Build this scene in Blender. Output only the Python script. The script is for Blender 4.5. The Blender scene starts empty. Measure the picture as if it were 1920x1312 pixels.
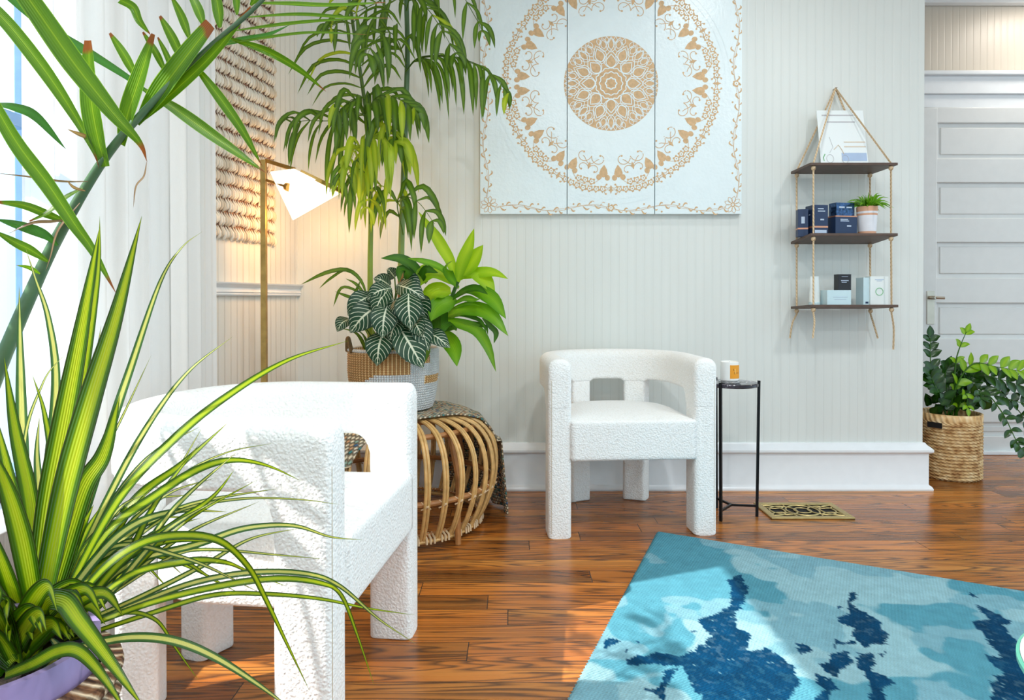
import bpy, bmesh, math, random
import numpy as np
from mathutils import Vector, Matrix
from mathutils.geometry import tessellate_polygon

PI = math.pi
sc = bpy.context.scene
col = sc.collection
rnd = random.Random(7)

# ------------------------------------------------------------------ camera, sky, sun, lamps, exposure
CZ, FPX, PX0, PY0, PITCH = 0.94, 1280.0, 960.0, 571.0, math.radians(0.5)
cam_d = bpy.data.cameras.new('camera'); cam = bpy.data.objects.new('camera', cam_d); col.objects.link(cam)
cam_d.sensor_width = 36; cam_d.lens = 36 * FPX / 1920; cam_d.shift_y = -(656 - PY0) / 1920
cam_d.clip_start = 0.02
cam.location = (0, 0, CZ); cam.rotation_euler = (PI / 2 - PITCH, 0, 0)
sc.camera = cam
sc.view_settings.view_transform = 'Standard'; sc.view_settings.look = 'None'
sc.view_settings.gamma = 1; sc.view_settings.use_curve_mapping = False
sc.view_settings.exposure = 0.05

def dirpx(px, py):
    x = (px - PX0) / FPX; y = -(py - PY0) / FPX
    return Vector((x, math.cos(PITCH) + y * math.sin(PITCH), -math.sin(PITCH) + y * math.cos(PITCH)))
def P(px, py, Y):
    """the point of the room seen at a pixel, at depth Y from the camera"""
    d = dirpx(px, py); return Vector((0, 0, CZ)) + d * (Y / d.y)
def FL(px, py, z=0.0):
    d = dirpx(px, py); return Vector((0, 0, CZ)) + d * ((z - CZ) / d.z)

w = bpy.data.worlds.new('world'); sc.world = w; w.use_nodes = True
nt = w.node_tree; bg = nt.nodes['Background']
tc = nt.nodes.new('ShaderNodeTexCoord'); sp = nt.nodes.new('ShaderNodeSeparateXYZ'); nt.links.new(tc.outputs['Generated'], sp.inputs[0])
rp = nt.nodes.new('ShaderNodeValToRGB'); nt.links.new(sp.outputs['Z'], rp.inputs[0])
rp.color_ramp.elements[0].position = 0.0; rp.color_ramp.elements[0].color = (.48, .63, .72, 1)
rp.color_ramp.elements[1].position = 0.35; rp.color_ramp.elements[1].color = (.66, .88, 1.0, 1)
nt.links.new(rp.outputs[0], bg.inputs[0]); bg.inputs[1].default_value = 1.9

SUNDIR = Vector((.924, .381, -.955)).normalized()
sun = bpy.data.lights.new('sun', 'SUN'); sun.energy = 7.2; sun.angle = math.radians(.53); sun.color = (1, .97, .92)
so = bpy.data.objects.new('sun', sun); col.objects.link(so)
so.rotation_euler = SUNDIR.to_track_quat('-Z', 'Y').to_euler()

def area(name, loc, size, energy, color, rot=(0, 0, 0), shape='DISK'):
    l = bpy.data.lights.new(name, 'AREA'); l.shape = shape; l.size = size; l.energy = energy; l.color = color
    o = bpy.data.objects.new(name, l); col.objects.link(o); o.location = loc; o.rotation_euler = rot; return o
CEIL = 2.78
for x, y, e in ((.35, 1.0, 20), (2.0, 1.2, 20), (1.1, -.6, 20), (-.5, -.6, 16), (1.1, 2.45, 6)):
    area('ceiling_lamp_light', (x, y, CEIL - .03), .16, e, (.93, .98, 1))
area('hall_lamp_light', (3.2, 3.75, CEIL - .05), .3, 7, (1, .93, .84))

# ------------------------------------------------------------------ material helpers
def lin(c):
    r = []
    for v in c[:3]:
        v = v / 255.0
        r.append(v / 12.92 if v <= .04045 else ((v + .055) / 1.055) ** 2.4)
    return (r[0], r[1], r[2], 1)
class NT:
    def __init__(s, name):
        s.m = bpy.data.materials.new(name); s.m.use_nodes = True; s.t = s.m.node_tree
        s.b = s.t.nodes['Principled BSDF']
    def n(s, typ, **kw):
        nd = s.t.nodes.new('ShaderNode' + typ)
        for k, v in kw.items():
            if k.startswith('i_'):
                key = k[2:]; key = int(key) if key.isdigit() else key.replace('_', ' ')
                s.set(nd.inputs[key], v)
            else: setattr(nd, k, v)
        return nd
    def set(s, sock, v):
        if isinstance(v, bpy.types.NodeSocket): s.t.links.new(v, sock)
        else: sock.default_value = v
    def math(s, op, a, b=None, c=None):
        nd = s.n('Math', operation=op); s.set(nd.inputs[0], a)
        if b is not None: s.set(nd.inputs[1], b)
        if c is not None: s.set(nd.inputs[2], c)
        return nd.outputs[0]
    def coord(s, kind='Object'): return s.n('TexCoord').outputs[kind]
    def mapping(s, vec, scale=(1, 1, 1), loc=(0, 0, 0), rot=(0, 0, 0)):
        nd = s.n('Mapping'); s.set(nd.inputs[0], vec); nd.inputs[1].default_value = loc; nd.inputs[2].default_value = rot; nd.inputs[3].default_value = scale
        return nd.outputs[0]
    def noise(s, vec, scale, detail=3, rough=.5, dist=0):
        nd = s.n('TexNoise'); s.set(nd.inputs['Vector'], vec); nd.inputs['Scale'].default_value = scale
        nd.inputs['Detail'].default_value = detail; nd.inputs['Roughness'].default_value = rough; nd.inputs['Distortion'].default_value = dist
        return nd.outputs[0]
    def ramp(s, fac, stops, interp='LINEAR'):
        nd = s.n('ValToRGB'); s.set(nd.inputs[0], fac); cr = nd.color_ramp; cr.interpolation = interp
        while len(cr.elements) < len(stops): cr.elements.new(.5)
        for e, (p, c) in zip(cr.elements, stops): e.position = p; e.color = c if len(c) == 4 else (*c, 1)
        return nd.outputs[0]
    def mix(s, fac, a, b, blend='MIX'):
        nd = s.n('Mix', data_type='RGBA', blend_type=blend)
        s.set(nd.inputs[0], fac); s.set(nd.inputs[6], a); s.set(nd.inputs[7], b); return nd.outputs[2]
    def bump(s, h, dist=.01, strength=1.0):
        nd = s.n('Bump'); nd.inputs['Strength'].default_value = strength; nd.inputs['Distance'].default_value = dist
        s.set(nd.inputs['Height'], h); s.t.links.new(nd.outputs[0], s.b.inputs['Normal']); return nd
    def base(s, c): s.set(s.b.inputs['Base Color'], c)
    def rough(s, v): s.set(s.b.inputs['Roughness'], v)

def simple(name, c, rough=.5, metal=0, vary=.06, nscale=18, bump=0, bscale=200, **kw):
    k = NT(name); n = k.noise(k.coord(), nscale, 4)
    c = lin(c); d = tuple(max(0, v * (1 - vary * 2)) for v in c[:3]) + (1,)
    k.base(k.ramp(n, [(.3, d), (.7, c)])); k.rough(rough); k.b.inputs['Metallic'].default_value = metal
    if bump: k.bump(k.noise(k.coord(), bscale, 3), bump)
    for a, v in kw.items(): k.b.inputs[a.replace('_', ' ')].default_value = v
    return k.m

# ------------------------------------------------------------------ mesh helpers
class MB:
    def __init__(s): s.v = []; s.f = []; s.m = []; s.uv = []
    def add(s, vs, fs, mi=0, uvs=None):
        o = len(s.v); s.v += [tuple(p) for p in vs]
        for i, f in enumerate(fs):
            s.f.append(tuple(o + k for k in f)); s.m.append(mi)
            s.uv.append([uvs[k] for k in f] if uvs else [(0, 0)] * len(f))
    def box(s, c, size, rz=0, mi=0, M=None):
        hx, hy, hz = size[0] / 2, size[1] / 2, size[2] / 2
        vs = [Vector((x, y, z)) for x in (-hx, hx) for y in (-hy, hy) for z in (-hz, hz)]
        R = (M or Matrix.Rotation(rz, 3, 'Z'))
        vs = [R @ v + Vector(c) for v in vs]
        s.add(vs, [(0, 1, 3, 2), (4, 6, 7, 5), (0, 4, 5, 1), (2, 3, 7, 6), (0, 2, 6, 4), (1, 5, 7, 3)], mi)
    def bar(s, a, b, wd, ht, mi=0, up=(0, 0, 1)):
        a, b = Vector(a), Vector(b); d = (b - a); L = d.length; d.normalize()
        up = Vector(up); x = d.cross(up)
        if x.length < 1e-4: x = d.cross(Vector((0, 1, 0)))
        x.normalize(); z = x.cross(d)
        M = Matrix((x, d, z)).transposed()
        s.box((a + b) / 2, (wd, L, ht), M=M, mi=mi)
    def tube(s, pts, r, n=6, mi=0, cap=True, closed=False, flat=1.0):
        pts = [Vector(p) for p in pts]; N = len(pts)
        rs = r if isinstance(r, (list, tuple)) else [r] * N
        prev = None; rings = []
        for i, p in enumerate(pts):
            if closed: t = pts[(i + 1) % N] - pts[i - 1]
            else: t = pts[min(i + 1, N - 1)] - pts[max(i - 1, 0)]
            if t.length < 1e-9: t = Vector((0, 0, 1))
            t.normalize()
            if prev is None:
                a = Vector((0, 0, 1)) if abs(t.z) < .9 else Vector((1, 0, 0)); u = t.cross(a).normalized()
            else:
                u = prev - t * prev.dot(t)
                u = u.normalized() if u.length > 1e-6 else prev
            prev = u; v = t.cross(u)
            rings.append([p + (u * math.cos(2 * PI * k / n) + v * math.sin(2 * PI * k / n) * flat) * rs[i] for k in range(n)])
        vs = [q for rg in rings for q in rg]; fs = []
        uvs = [(k / n, i) for i in range(N) for k in range(n)]
        for i in range(N if closed else N - 1):
            j = (i + 1) % N
            for k in range(n):
                k2 = (k + 1) % n; fs.append((i * n + k, i * n + k2, j * n + k2, j * n + k))
        if cap and not closed:
            fs.append(tuple(range(n - 1, -1, -1))); fs.append(tuple((N - 1) * n + k for k in range(n)))
        s.add(vs, fs, mi, uvs)
    def lathe(s, prof, c, n=32, mi=0, cap=True, mif=None):
        vs = []; fs = []; N = len(prof)
        for r, z in prof:
            for k in range(n): a = 2 * PI * k / n; vs.append((c[0] + r * math.cos(a), c[1] + r * math.sin(a), c[2] + z))
        o = len(s.v); s.v += vs
        for i in range(N - 1):
            for k in range(n):
                k2 = (k + 1) % n
                s.f.append(tuple(o + q for q in (i * n + k, i * n + k2, (i + 1) * n + k2, (i + 1) * n + k)))
                s.m.append(mif(2 * PI * (k + .5) / n, (prof[i][1] + prof[i + 1][1]) / 2) if mif else mi)
                s.uv.append([(k / n, i / N), ((k + 1) / n, i / N), ((k + 1) / n, (i + 1) / N), (k / n, (i + 1) / N)])
        if cap:
            for q, rev in ((0, True), (N - 1, False)):
                if prof[q][0] > 1e-5:
                    idx = [o + q * n + k for k in range(n)]
                    s.f.append(tuple(reversed(idx)) if rev else tuple(idx)); s.m.append(mi); s.uv.append([(0, 0)] * n)
    def leaf(s, pts, width, face, fold=.18, mi=0, base=.35, peak=.4, tipw=0.0, seg=12, curl=0.0):
        """a leaf: centre line pts, greatest width, turned towards the vector face; UV u across, v along"""
        c = spline([Vector(p) for p in pts], seg); N = len(c); vs = []; uvs = []
        L = [0.0]
        for i in range(1, N): L.append(L[-1] + (c[i] - c[i - 1]).length)
        T = L[-1] or 1
        for i, p in enumerate(c):
            t = L[i] / T
            tg = (c[min(i + 1, N - 1)] - c[max(i - 1, 0)]).normalized()
            fc = Vector(face); fc = fc - tg * fc.dot(tg)
            if fc.length < 1e-3: fc = Vector((0, 0, 1)) - tg * tg.z
            fc.normalize()
            if curl: fc = (Matrix.Rotation(curl * t, 3, tg) @ fc)
            sd = tg.cross(fc)
            if t < peak: h = base + (1 - base) * math.sin(PI / 2 * t / peak)
            else:
                q = (t - peak) / (1 - peak); h = tipw + (1 - tipw) * max(0, 1 - q ** 1.8) if tipw == 0 else (1 - (1 - tipw) * q ** 2)
            h *= width / 2
            if i == N - 1 and tipw == 0: h = width * .004
            for u in (-1, -.5, 0, .5, 1):
                vs.append(p + sd * (u * h) + fc * (fold * h * abs(u))); uvs.append(((u + 1) / 2, t))
        fs = [(i * 5 + k, i * 5 + k + 1, (i + 1) * 5 + k + 1, (i + 1) * 5 + k) for i in range(N - 1) for k in range(4)]
        s.add(vs, fs, mi, uvs)
    def build(s, name, mats, parent=None, smooth=True, org=None, bevel=0, angle=40):
        me = bpy.data.meshes.new(name)
        if parent is not None:
            o = Vector((0, 0, 0)); q = parent
            while q is not None: o += q.location; q = q.parent
        else: o = Vector(org or (0, 0, 0))
        me.from_pydata([(p[0] - o.x, p[1] - o.y, p[2] - o.z) for p in s.v], [], s.f)
        for m in (mats if isinstance(mats, (list, tuple)) else [mats]): me.materials.append(m)
        me.polygons.foreach_set('material_index', s.m)
        uvl = me.uv_layers.new(name='UVMap')
        flat = [c for f in s.uv for uv in f for c in uv]
        uvl.data.foreach_set('uv', flat)
        if smooth: me.polygons.foreach_set('use_smooth', [True] * len(s.f))
        me.validate(); me.update()
        ob = bpy.data.objects.new(name, me); col.objects.link(ob)
        if parent is not None: ob.parent = parent
        else: ob.location = o
        if bevel:
            md = ob.modifiers.new('bevel', 'BEVEL'); md.width = bevel; md.segments = 3; md.limit_method = 'ANGLE'
        if smooth and angle:
            try: me.set_sharp_from_angle(angle=math.radians(angle))
            except Exception: pass
        return ob

def spline(P_, seg):
    if len(P_) == 2: P_ = [P_[0], (P_[0] + P_[1]) / 2, P_[1]]
    Q = [P_[0] * 2 - P_[1]] + list(P_) + [P_[-1] * 2 - P_[-2]]
    out = []; ns = len(P_) - 1; per = max(2, seg // ns)
    for i in range(ns):
        a, b, c, d = Q[i:i + 4]
        for k in range(per):
            t = k / per
            out.append(.5 * ((2 * b) + (c - a) * t + (2 * a - 5 * b + 4 * c - d) * t * t + (3 * b - a - 3 * c + d) * t ** 3))
    out.append(P_[-1].copy()); return out

def tag(o, label=None, cat=None, group=None, kind=None):
    if label: o['label'] = label
    if cat: o['category'] = cat
    if group: o['group'] = group
    if kind: o['kind'] = kind
    return o
def thing(name, loc, label, cat, group=None):
    o = bpy.data.objects.new(name, None); col.objects.link(o); o.location = loc; o.empty_display_size = .05
    return tag(o, label, cat, group)
def struct(mb, name, mats, **kw): return tag(mb.build(name, mats, **kw), kind='structure')

# ------------------------------------------------------------------ room dimensions
YW = 3.36                       # back wall
XC = P(558, 560, YW).x          # back left corner
XR = P(1731, 560, YW).x         # right end of the back wall
YH = 4.15                       # hall wall with the door
ANG = Vector((-.227, -1, 0)).normalized()    # direction of the angled wall piece from the corner
XL = -1.30                      # window wall

# ------------------------------------------------------------------ setting materials
def beadboard(name, c, axis='X', period=.042):
    k = NT(name); co = k.coord(); s = k.n('SeparateXYZ'); k.set(s.inputs[0], co)
    x = s.outputs[axis]
    f = k.math('FRACT', k.math('DIVIDE', x, period))
    d = k.math('ABSOLUTE', k.math('SUBTRACT', f, .5))          # 0 in groove .. .5
    g = k.ramp(d, [(0, (0, 0, 0)), (.05, (.15, .15, .15)), (.10, (.8, .8, .8)), (.14, (1, 1, 1)), (.19, (.75, .75, .75)), (.24, (1, 1, 1))])
    c = lin(c); cd = tuple(v * .95 for v in c[:3]) + (1,)
    n = k.noise(k.mapping(co, (3, 3, .8)), 2.0, 4)
    cc = k.ramp(n, [(.3, tuple(v * .96 for v in c[:3])), (.7, c)])
    k.base(k.mix(g, cd, cc)); k.rough(.38); k.bump(g, .0011, .7)
    return k.m
M_bead = beadboard('wall_beadboard', (226, 229, 224))
M_beadY = beadboard('wall_beadboard_side', (234, 228, 220), 'Y')
M_beadH = beadboard('hall_beadboard', (206, 196, 182))
M_white = simple('white_gloss_paint', (236, 238, 240), .25, vary=.02)
M_trimgrey = simple('baseboard_paint', (222, 224, 228), .3, vary=.02)
M_door = simple('door_paint', (222, 222, 220), .35, vary=.02)
M_ceil = simple('ceiling_paint', (236, 232, 226), .7, vary=.02)
M_winframe = simple('window_frame_paint', (128, 166, 206), .4, vary=.08)

def floor_mat():
    k = NT('heart_pine_floor'); co = k.coord(); s = k.n('SeparateXYZ'); k.set(s.inputs[0], co)
    x, y = s.outputs[0], s.outputs[1]; H = .098
    row = k.math('FLOOR', k.math('DIVIDE', y, H))
    wn = k.n('TexWhiteNoise', noise_dimensions='1D'); k.set(wn.inputs['W'], row)
    x2 = k.math('ADD', x, k.math('MULTIPLY', wn.outputs['Value'], 5.0))
    xi = k.math('FLOOR', k.math('DIVIDE', x2, 1.5))
    cb = k.n('CombineXYZ'); k.set(cb.inputs[0], xi); k.set(cb.inputs[1], row)
    wn2 = k.n('TexWhiteNoise', noise_dimensions='2D'); k.set(wn2.inputs['Vector'], cb.outputs[0])
    r = wn2.outputs['Value']
    # cathedral grain: rings cut by the plank face
    gv = k.n('CombineXYZ'); k.set(gv.inputs[0], k.math('ADD', k.math('MULTIPLY', x2, .75), k.math('MULTIPLY', r, 31)))
    k.set(gv.inputs[1], k.math('ADD', k.math('MULTIPLY', y, 10.5), k.math('MULTIPLY', r, 17)))
    n1 = k.noise(gv.outputs[0], 1.0, 2, .45, .35)
    jv = k.n('CombineXYZ'); k.set(jv.inputs[0], k.math('MULTIPLY', x2, 26)); k.set(jv.inputs[1], k.math('MULTIPLY', y, 130))
    n1b = k.math('ADD', n1, k.math('MULTIPLY', k.noise(jv.outputs[0], 1, 2), .012))
    rings = k.math('FRACT', k.math('MULTIPLY', n1b, 17.0))
    rg = k.ramp(rings, [(0, (0, 0, 0)), (.12, (.25, .25, .25)), (.35, (.85, .85, .85)), (.72, (1, 1, 1)), (.9, (.4, .4, .4)), (1, (0, 0, 0))])
    fv = k.n('CombineXYZ'); k.set(fv.inputs[0], k.math('MULTIPLY', x2, 7)); k.set(fv.inputs[1], k.math('MULTIPLY', y, 330))
    fine = k.noise(fv.outputs[0], 1, 3)
    big = k.noise(gv.outputs[0], .8, 2)
    c1 = k.ramp(big, [(.3, lin((176, 96, 30))), (.5, lin((204, 120, 40))), (.7, lin((228, 152, 66)))])
    dark = lin((60, 27, 9))
    cc = k.mix(rg, dark, c1)
    cc = k.mix(.25, cc, k.mix(fine, lin((96, 52, 20)), lin((224, 152, 84))))
    tone = k.ramp(r, [(0, (.48, .45, .45)), (.5, (.88, .86, .86)), (1, (1.15, 1.12, 1.06))])
    cc = k.mix(1.0, cc, tone, 'MULTIPLY')
    # gaps
    fy = k.math('FRACT', k.math('DIVIDE', y, H)); ey = k.math('MINIMUM', fy, k.math('SUBTRACT', 1.0, fy))
    fx = k.math('FRACT', k.math('DIVIDE', x2, 1.5)); ex = k.math('MINIMUM', fx, k.math('SUBTRACT', 1.0, fx))
    g = k.math('MINIMUM', k.math('MULTIPLY', ey, H), k.math('MULTIPLY', ex, 1.5))
    gap = k.ramp(k.math('DIVIDE', g, .002), [(0, (0, 0, 0)), (.35, (.0, .0, .0)), (.9, (1, 1, 1))])
    cc = k.mix(gap, lin((38, 20, 10)), cc)
    k.base(cc); k.rough(k.ramp(big, [(.3, (.2, .2, .2)), (.7, (.32, .32, .32))]))
    h = k.math('ADD', k.math('MULTIPLY', gap, 1.0), k.math('MULTIPLY', rg, .12))
    k.bump(h, .0012, .7)
    return k.m
M_floor = floor_mat()

# ------------------------------------------------------------------ setting
mb = MB(); mb.box((1.62, .6, -.05), (6.16, 7.6, .1)); struct(mb, 'floor', M_floor, smooth=False)
mb = MB(); mb.box((1.62, .6, CEIL + .04), (6.16, 7.4, .08)); struct(mb, 'ceiling', M_ceil, smooth=False)
M_ceilbead = beadboard('hall_ceiling_beadboard', (222, 208, 188), 'Y', .06)
mb = MB(); mb.box((3.1, 3.87, CEIL - .015), (2.9, .98, .03)); struct(mb, 'trim_1', M_ceilbead, smooth=False)
mb = MB(); mb.box(((XC + XR) / 2, YW + .07, CEIL / 2), (XR - XC, .14, CEIL)); struct(mb, 'wall_back', M_bead, smooth=False)
mb = MB(); mb.box((XR + .65, YH + .06, CEIL / 2), (4.3, .12, CEIL)); mb.box((.56, (YW + .14 + YH) / 2, CEIL / 2), (.12, YH - YW - .14, CEIL)); struct(mb, 'wall_hall', M_beadH, smooth=False)
C0 = Vector((XC, YW, 0)); C1 = C0 + ANG * 1.05
nrm = Vector((ANG.y, -ANG.x, 0)) * -1      # towards the room (+x)
if nrm.x < 0: nrm = -nrm
mb = MB(); m = (C0 + C1) / 2 - nrm * .06
mb.box((m.x, m.y, CEIL / 2), ((C1 - C0).length, .12, CEIL), rz=math.atan2(-ANG.y, -ANG.x))
wl = mb.build('wall_left', M_bead, smooth=False, org=(C0.x, C0.y, 0))
# beadboard grooves follow the wall's own length
k = NT('angled_wall_beadboard'); co = k.coord(); s_ = k.n('SeparateXYZ'); k.set(s_.inputs[0], co)
f_ = k.math('FRACT', k.math('DIVIDE', s_.outputs['Y'], .041)); d_ = k.math('ABSOLUTE', k.math('SUBTRACT', f_, .5))
g_ = k.ramp(d_, [(0, (0, 0, 0)), (.05, (.15, .15, .15)), (.12, (1, 1, 1))])
k.base(k.mix(g_, lin((222, 214, 202)), lin((236, 230, 220)))); k.rough(.4); k.bump(g_, .002, .7)
wl.data.materials[0] = k.m; tag(wl, kind='structure')
# window wall with an opening (y .35..2.22, z .45..2.25)
WY0, WY1, WZ0, WZ1 = .30, 2.20, .42, 2.27
mb = MB()
mb.box((XL - .08, (C1.y + WY1) / 2, CEIL / 2), (.16, C1.y - WY1, CEIL))
mb.box((XL - .08, (WY0 - 3) / 2, CEIL / 2), (.16, WY0 + 3, CEIL))
mb.box((XL - .08, (WY0 + WY1) / 2, WZ0 / 2), (.16, WY1 - WY0, WZ0))
mb.box((XL - .08, (WY0 + WY1) / 2, (WZ1 + CEIL) / 2), (.16, WY1 - WY0, CEIL - WZ1))
struct(mb, 'wall_window', M_beadY, smooth=False)
# window: frame, sashes, glass
k = NT('window_glass'); k.b.inputs['Transmission Weight'].default_value = 1; k.b.inputs['Roughness'].default_value = 0; k.b.inputs['IOR'].default_value = 1.01
k.base((.96, .99, 1, 1)); M_glass = k.m
tr = k.n('BsdfTransparent'); gl = k.n('BsdfGlossy'); gl.inputs['Roughness'].default_value = .02
mx = k.n('MixShader'); mx.inputs[0].default_value = .05; k.t.links.new(tr.outputs[0], mx.inputs[1]); k.t.links.new(gl.outputs[0], mx.inputs[2])
k.t.links.new(mx.outputs[0], k.t.nodes['Material Output'].inputs[0])
win = bpy.data.objects.new('window_1', None); col.objects.link(win); win.location = (XL, (WY0 + WY1) / 2, WZ0); tag(win, kind='structure')
mb = MB()
for y in (WY0 + .03, 1.93, WY1 - .03): mb.box((XL - .06, y, (WZ0 + WZ1) / 2), (.05, .055, WZ1 - WZ0))
for z in (WZ0 + .03, WZ1 - .03): mb.box((XL - .06, (WY0 + WY1) / 2, z), (.09, WY1 - WY0 - .06, .06))
mb.build('window_frame', M_winframe, win, bevel=.004)
mb = MB(); mb.box((XL - .05, (WY0 + 1.93) / 2, 1.42), (.045, 1.93 - WY0 - .1, .035)); mb.build('meeting_rail', M_winframe, win, bevel=.003)
mb = MB(); mb.box((XL - .07, (WY0 + WY1) / 2, (WZ0 + WZ1) / 2), (.004, WY1 - WY0 - .12, WZ1 - WZ0 - .12)); mb.build('pane', M_glass, win, smooth=False)
mb = MB(); mb.box((XL + .04, (WY0 + WY1) / 2, WZ0 - .015), (.14, WY1 - WY0 + .14, .03)); mb.build('window_sill', M_white, win, bevel=.004)

# baseboards
def base_profile(): return [(0, 0), (.034, 0), (.036, .008), (.030, .020), (.022, .026), (.020, .030), (.020, .178), (.030, .184), (.036, .190), (.036, .200), (.028, .210), (.014, .222), (.008, .232), (0, .232)]
def run_profile(mb, path, prof, mi=0):
    """sweep profile (out, z) along a polyline of (x,y) with mitred corners; outward = right-hand side of travel"""
    n = len(path); rows = []
    for i, p in enumerate(path):
        p = Vector(p)
        def nr(a, b): d = (Vector(b) - Vector(a)).normalized(); return Vector((d.y, -d.x))
        if i == 0: m_ = nr(path[0], path[1])
        elif i == n - 1: m_ = nr(path[-2], path[-1])
        else:
            a = nr(path[i - 1], path[i]); b = nr(path[i], path[i + 1]); m_ = (a + b); m_ = m_ / (m_.length ** 2) * 2 if m_.length > 1e-6 else a
            m_ = m_ if m_.length < 3 else m_.normalized()
        rows.append([(p.x + m_.x * o, p.y + m_.y * o, z) for o, z in prof])
    K = len(prof); vs = [q for r in rows for q in r]
    fs = [(i * K + k, (i + 1) * K + k, (i + 1) * K + k + 1, i * K + k + 1) for i in range(n - 1) for k in range(K - 1)]
    fs += [tuple(range(K)), tuple(reversed(range((n - 1) * K, n * K)))]
    mb.add(vs, fs, mi)
mb = MB(); run_profile(mb, [(XC, YW), (XR, YW), (XR, YW + .14)], base_profile()); struct(mb, 'baseboard_back', M_white, angle=30)
mb = MB(); run_profile(mb, [(C1.x, C1.y), (C0.x, C0.y)], base_profile()); struct(mb, 'baseboard_left', M_white, angle=30)
# chair rail on the angled wall
zr0 = .952
prof = [(0, 0), (.014, 0), (.018, .006), (.016, .012), (.020, .016), (.014, .024), (.012, .034), (.020, .044), (.030, .050), (.032, .056), (0, .058)]
mb = MB(); run_profile(mb, [(C1.x, C1.y), (C0.x, C0.y)], [(o, zr0 + z) for o, z in prof]); struct(mb, 'trim_2', M_white, angle=30)

# hall door, casing
DX0 = P(1722, 560, YH).x; DX1 = DX0 + .86; DTOP = P(1800, 204, YH).z
door = bpy.data.objects.new('door_1', None); col.objects.link(door); door.location = ((DX0 + DX1) / 2, YH, 0); tag(door, kind='structure')
mb = MB(); pz = []
cent = [266, 377, 488, 601, 712, 823]
panels = [(P(1800, c + 33, YH).z, P(1800, c - 33, YH).z) for c in cent]; panels[-1] = (.11, panels[-1][1])
mb.box(((DX0 + DX1) / 2, YH - .008, DTOP / 2 + .004), (.86, .012, DTOP - .008))
zprev = DTOP
rails = []
for z0, z1 in panels: rails.append((z1, zprev)); zprev = z0
rails.append((.008, zprev))
for a, b in rails: mb.box(((DX0 + DX1) / 2, YH - .022, (a + b) / 2), (.86, .022, b - a))
XS = P(1750, 560, YH).x - DX0
for x in (DX0 + XS / 2, DX1 - XS / 2): mb.box((x, YH - .0225, DTOP / 2 + .004), (XS, .023, DTOP - .008))
mb.build('door_slab', M_door, door, bevel=.005)
mb = MB()
for z0, z1 in panels: mb.box(((DX0 + DX1) / 2, YH - .016, (z0 + z1) / 2), (.86 - 2 * XS - .05, .012, z1 - z0 - .05))
mb.build('panel_field', M_door, door, bevel=.005)
M_nickel = simple('satin_nickel', (190, 180, 165), .3, 1)
hp = P(1738, 558, YH); mb = MB()
mb.box((hp.x, YH - .036, hp.z - .06), (.045, .006, .20)); mb.tube([(hp.x, YH - .036, hp.z), (hp.x, YH - .09, hp.z)], .011, 10)
mb.tube([(hp.x, YH - .085, hp.z), (hp.x + .05, YH - .09, hp.z - .002)], .009, 8)
mb.build('door_handle', M_nickel, door, bevel=.001)
mb = MB(); zc0 = P(1800, 179, YH).z; zc1 = P(1800, 146, YH).z
mb.box((3.2, YH - .02, (zc0 + zc1) / 2), (2.6, .04, zc1 - zc0))
mb.box((3.2, YH - .035, zc1 + .012), (2.6, .07, .024)); mb.box((3.2, YH - .01, (zc0 + DTOP) / 2), (2.6, .02, zc0 - DTOP))
mb.box((3.2, YH - .03, CEIL - .05), (2.6, .05, .04))
mb.box((DX1 + .06, YH - .018, DTOP / 2), (.11, .036, DTOP)); mb.box((DX0 - .06, YH - .018, DTOP / 2), (.11, .036, DTOP))
struct(mb, 'trim_3', M_white, bevel=.004)
mb = MB(); mb.box((3.3, YH - .03, .012), (2.4, .06, .022)); struct(mb, 'trim_4', M_white, bevel=.004)

# ------------------------------------------------------------------ object materials
def boucle():
    k = NT('white_boucle'); co = k.coord()
    nz = k.noise(co, 60, 3); mp = k.n('VectorMath', operation='ADD'); k.set(mp.inputs[0], co)
    sc_ = k.n('VectorMath', operation='SCALE'); nd = k.n('TexNoise'); k.set(nd.inputs['Vector'], co); nd.inputs['Scale'].default_value = 70
    k.set(sc_.inputs[0], nd.outputs['Color']); sc_.inputs['Scale'].default_value = .006; k.set(mp.inputs[1], sc_.outputs[0])
    v = k.n('TexVoronoi', feature='SMOOTH_F1'); k.set(v.inputs['Vector'], mp.outputs[0]); v.inputs['Scale'].default_value = 170
    v2 = k.noise(mp.outputs[0], 260, 4)
    h = k.math('ADD', k.math('SUBTRACT', 1.0, v.outputs['Distance']), k.math('MULTIPLY', v2, .5))
    k.base(k.ramp(h, [(.5, lin((240, 238, 233))), (.95, lin((247, 247, 245)))])); k.rough(.95)
    k.b.inputs['Sheen Weight'].default_value = .3
    k.bump(h, .0030, .9)
    return k.m
M_boucle = boucle()
M_brass = simple('aged_brass', (196, 156, 88), .32, 1, vary=.15, nscale=30)
M_brass2 = simple('vent_brass', (206, 184, 126), .42, 1, vary=.12, nscale=40)
M_dark = simple('black_metal', (24, 24, 26), .35, .6, vary=.1)
M_black = simple('shade_and_wick_black', (10, 8, 7), .8)  # black for painted shade in vent and basket handle; also the wick

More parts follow.
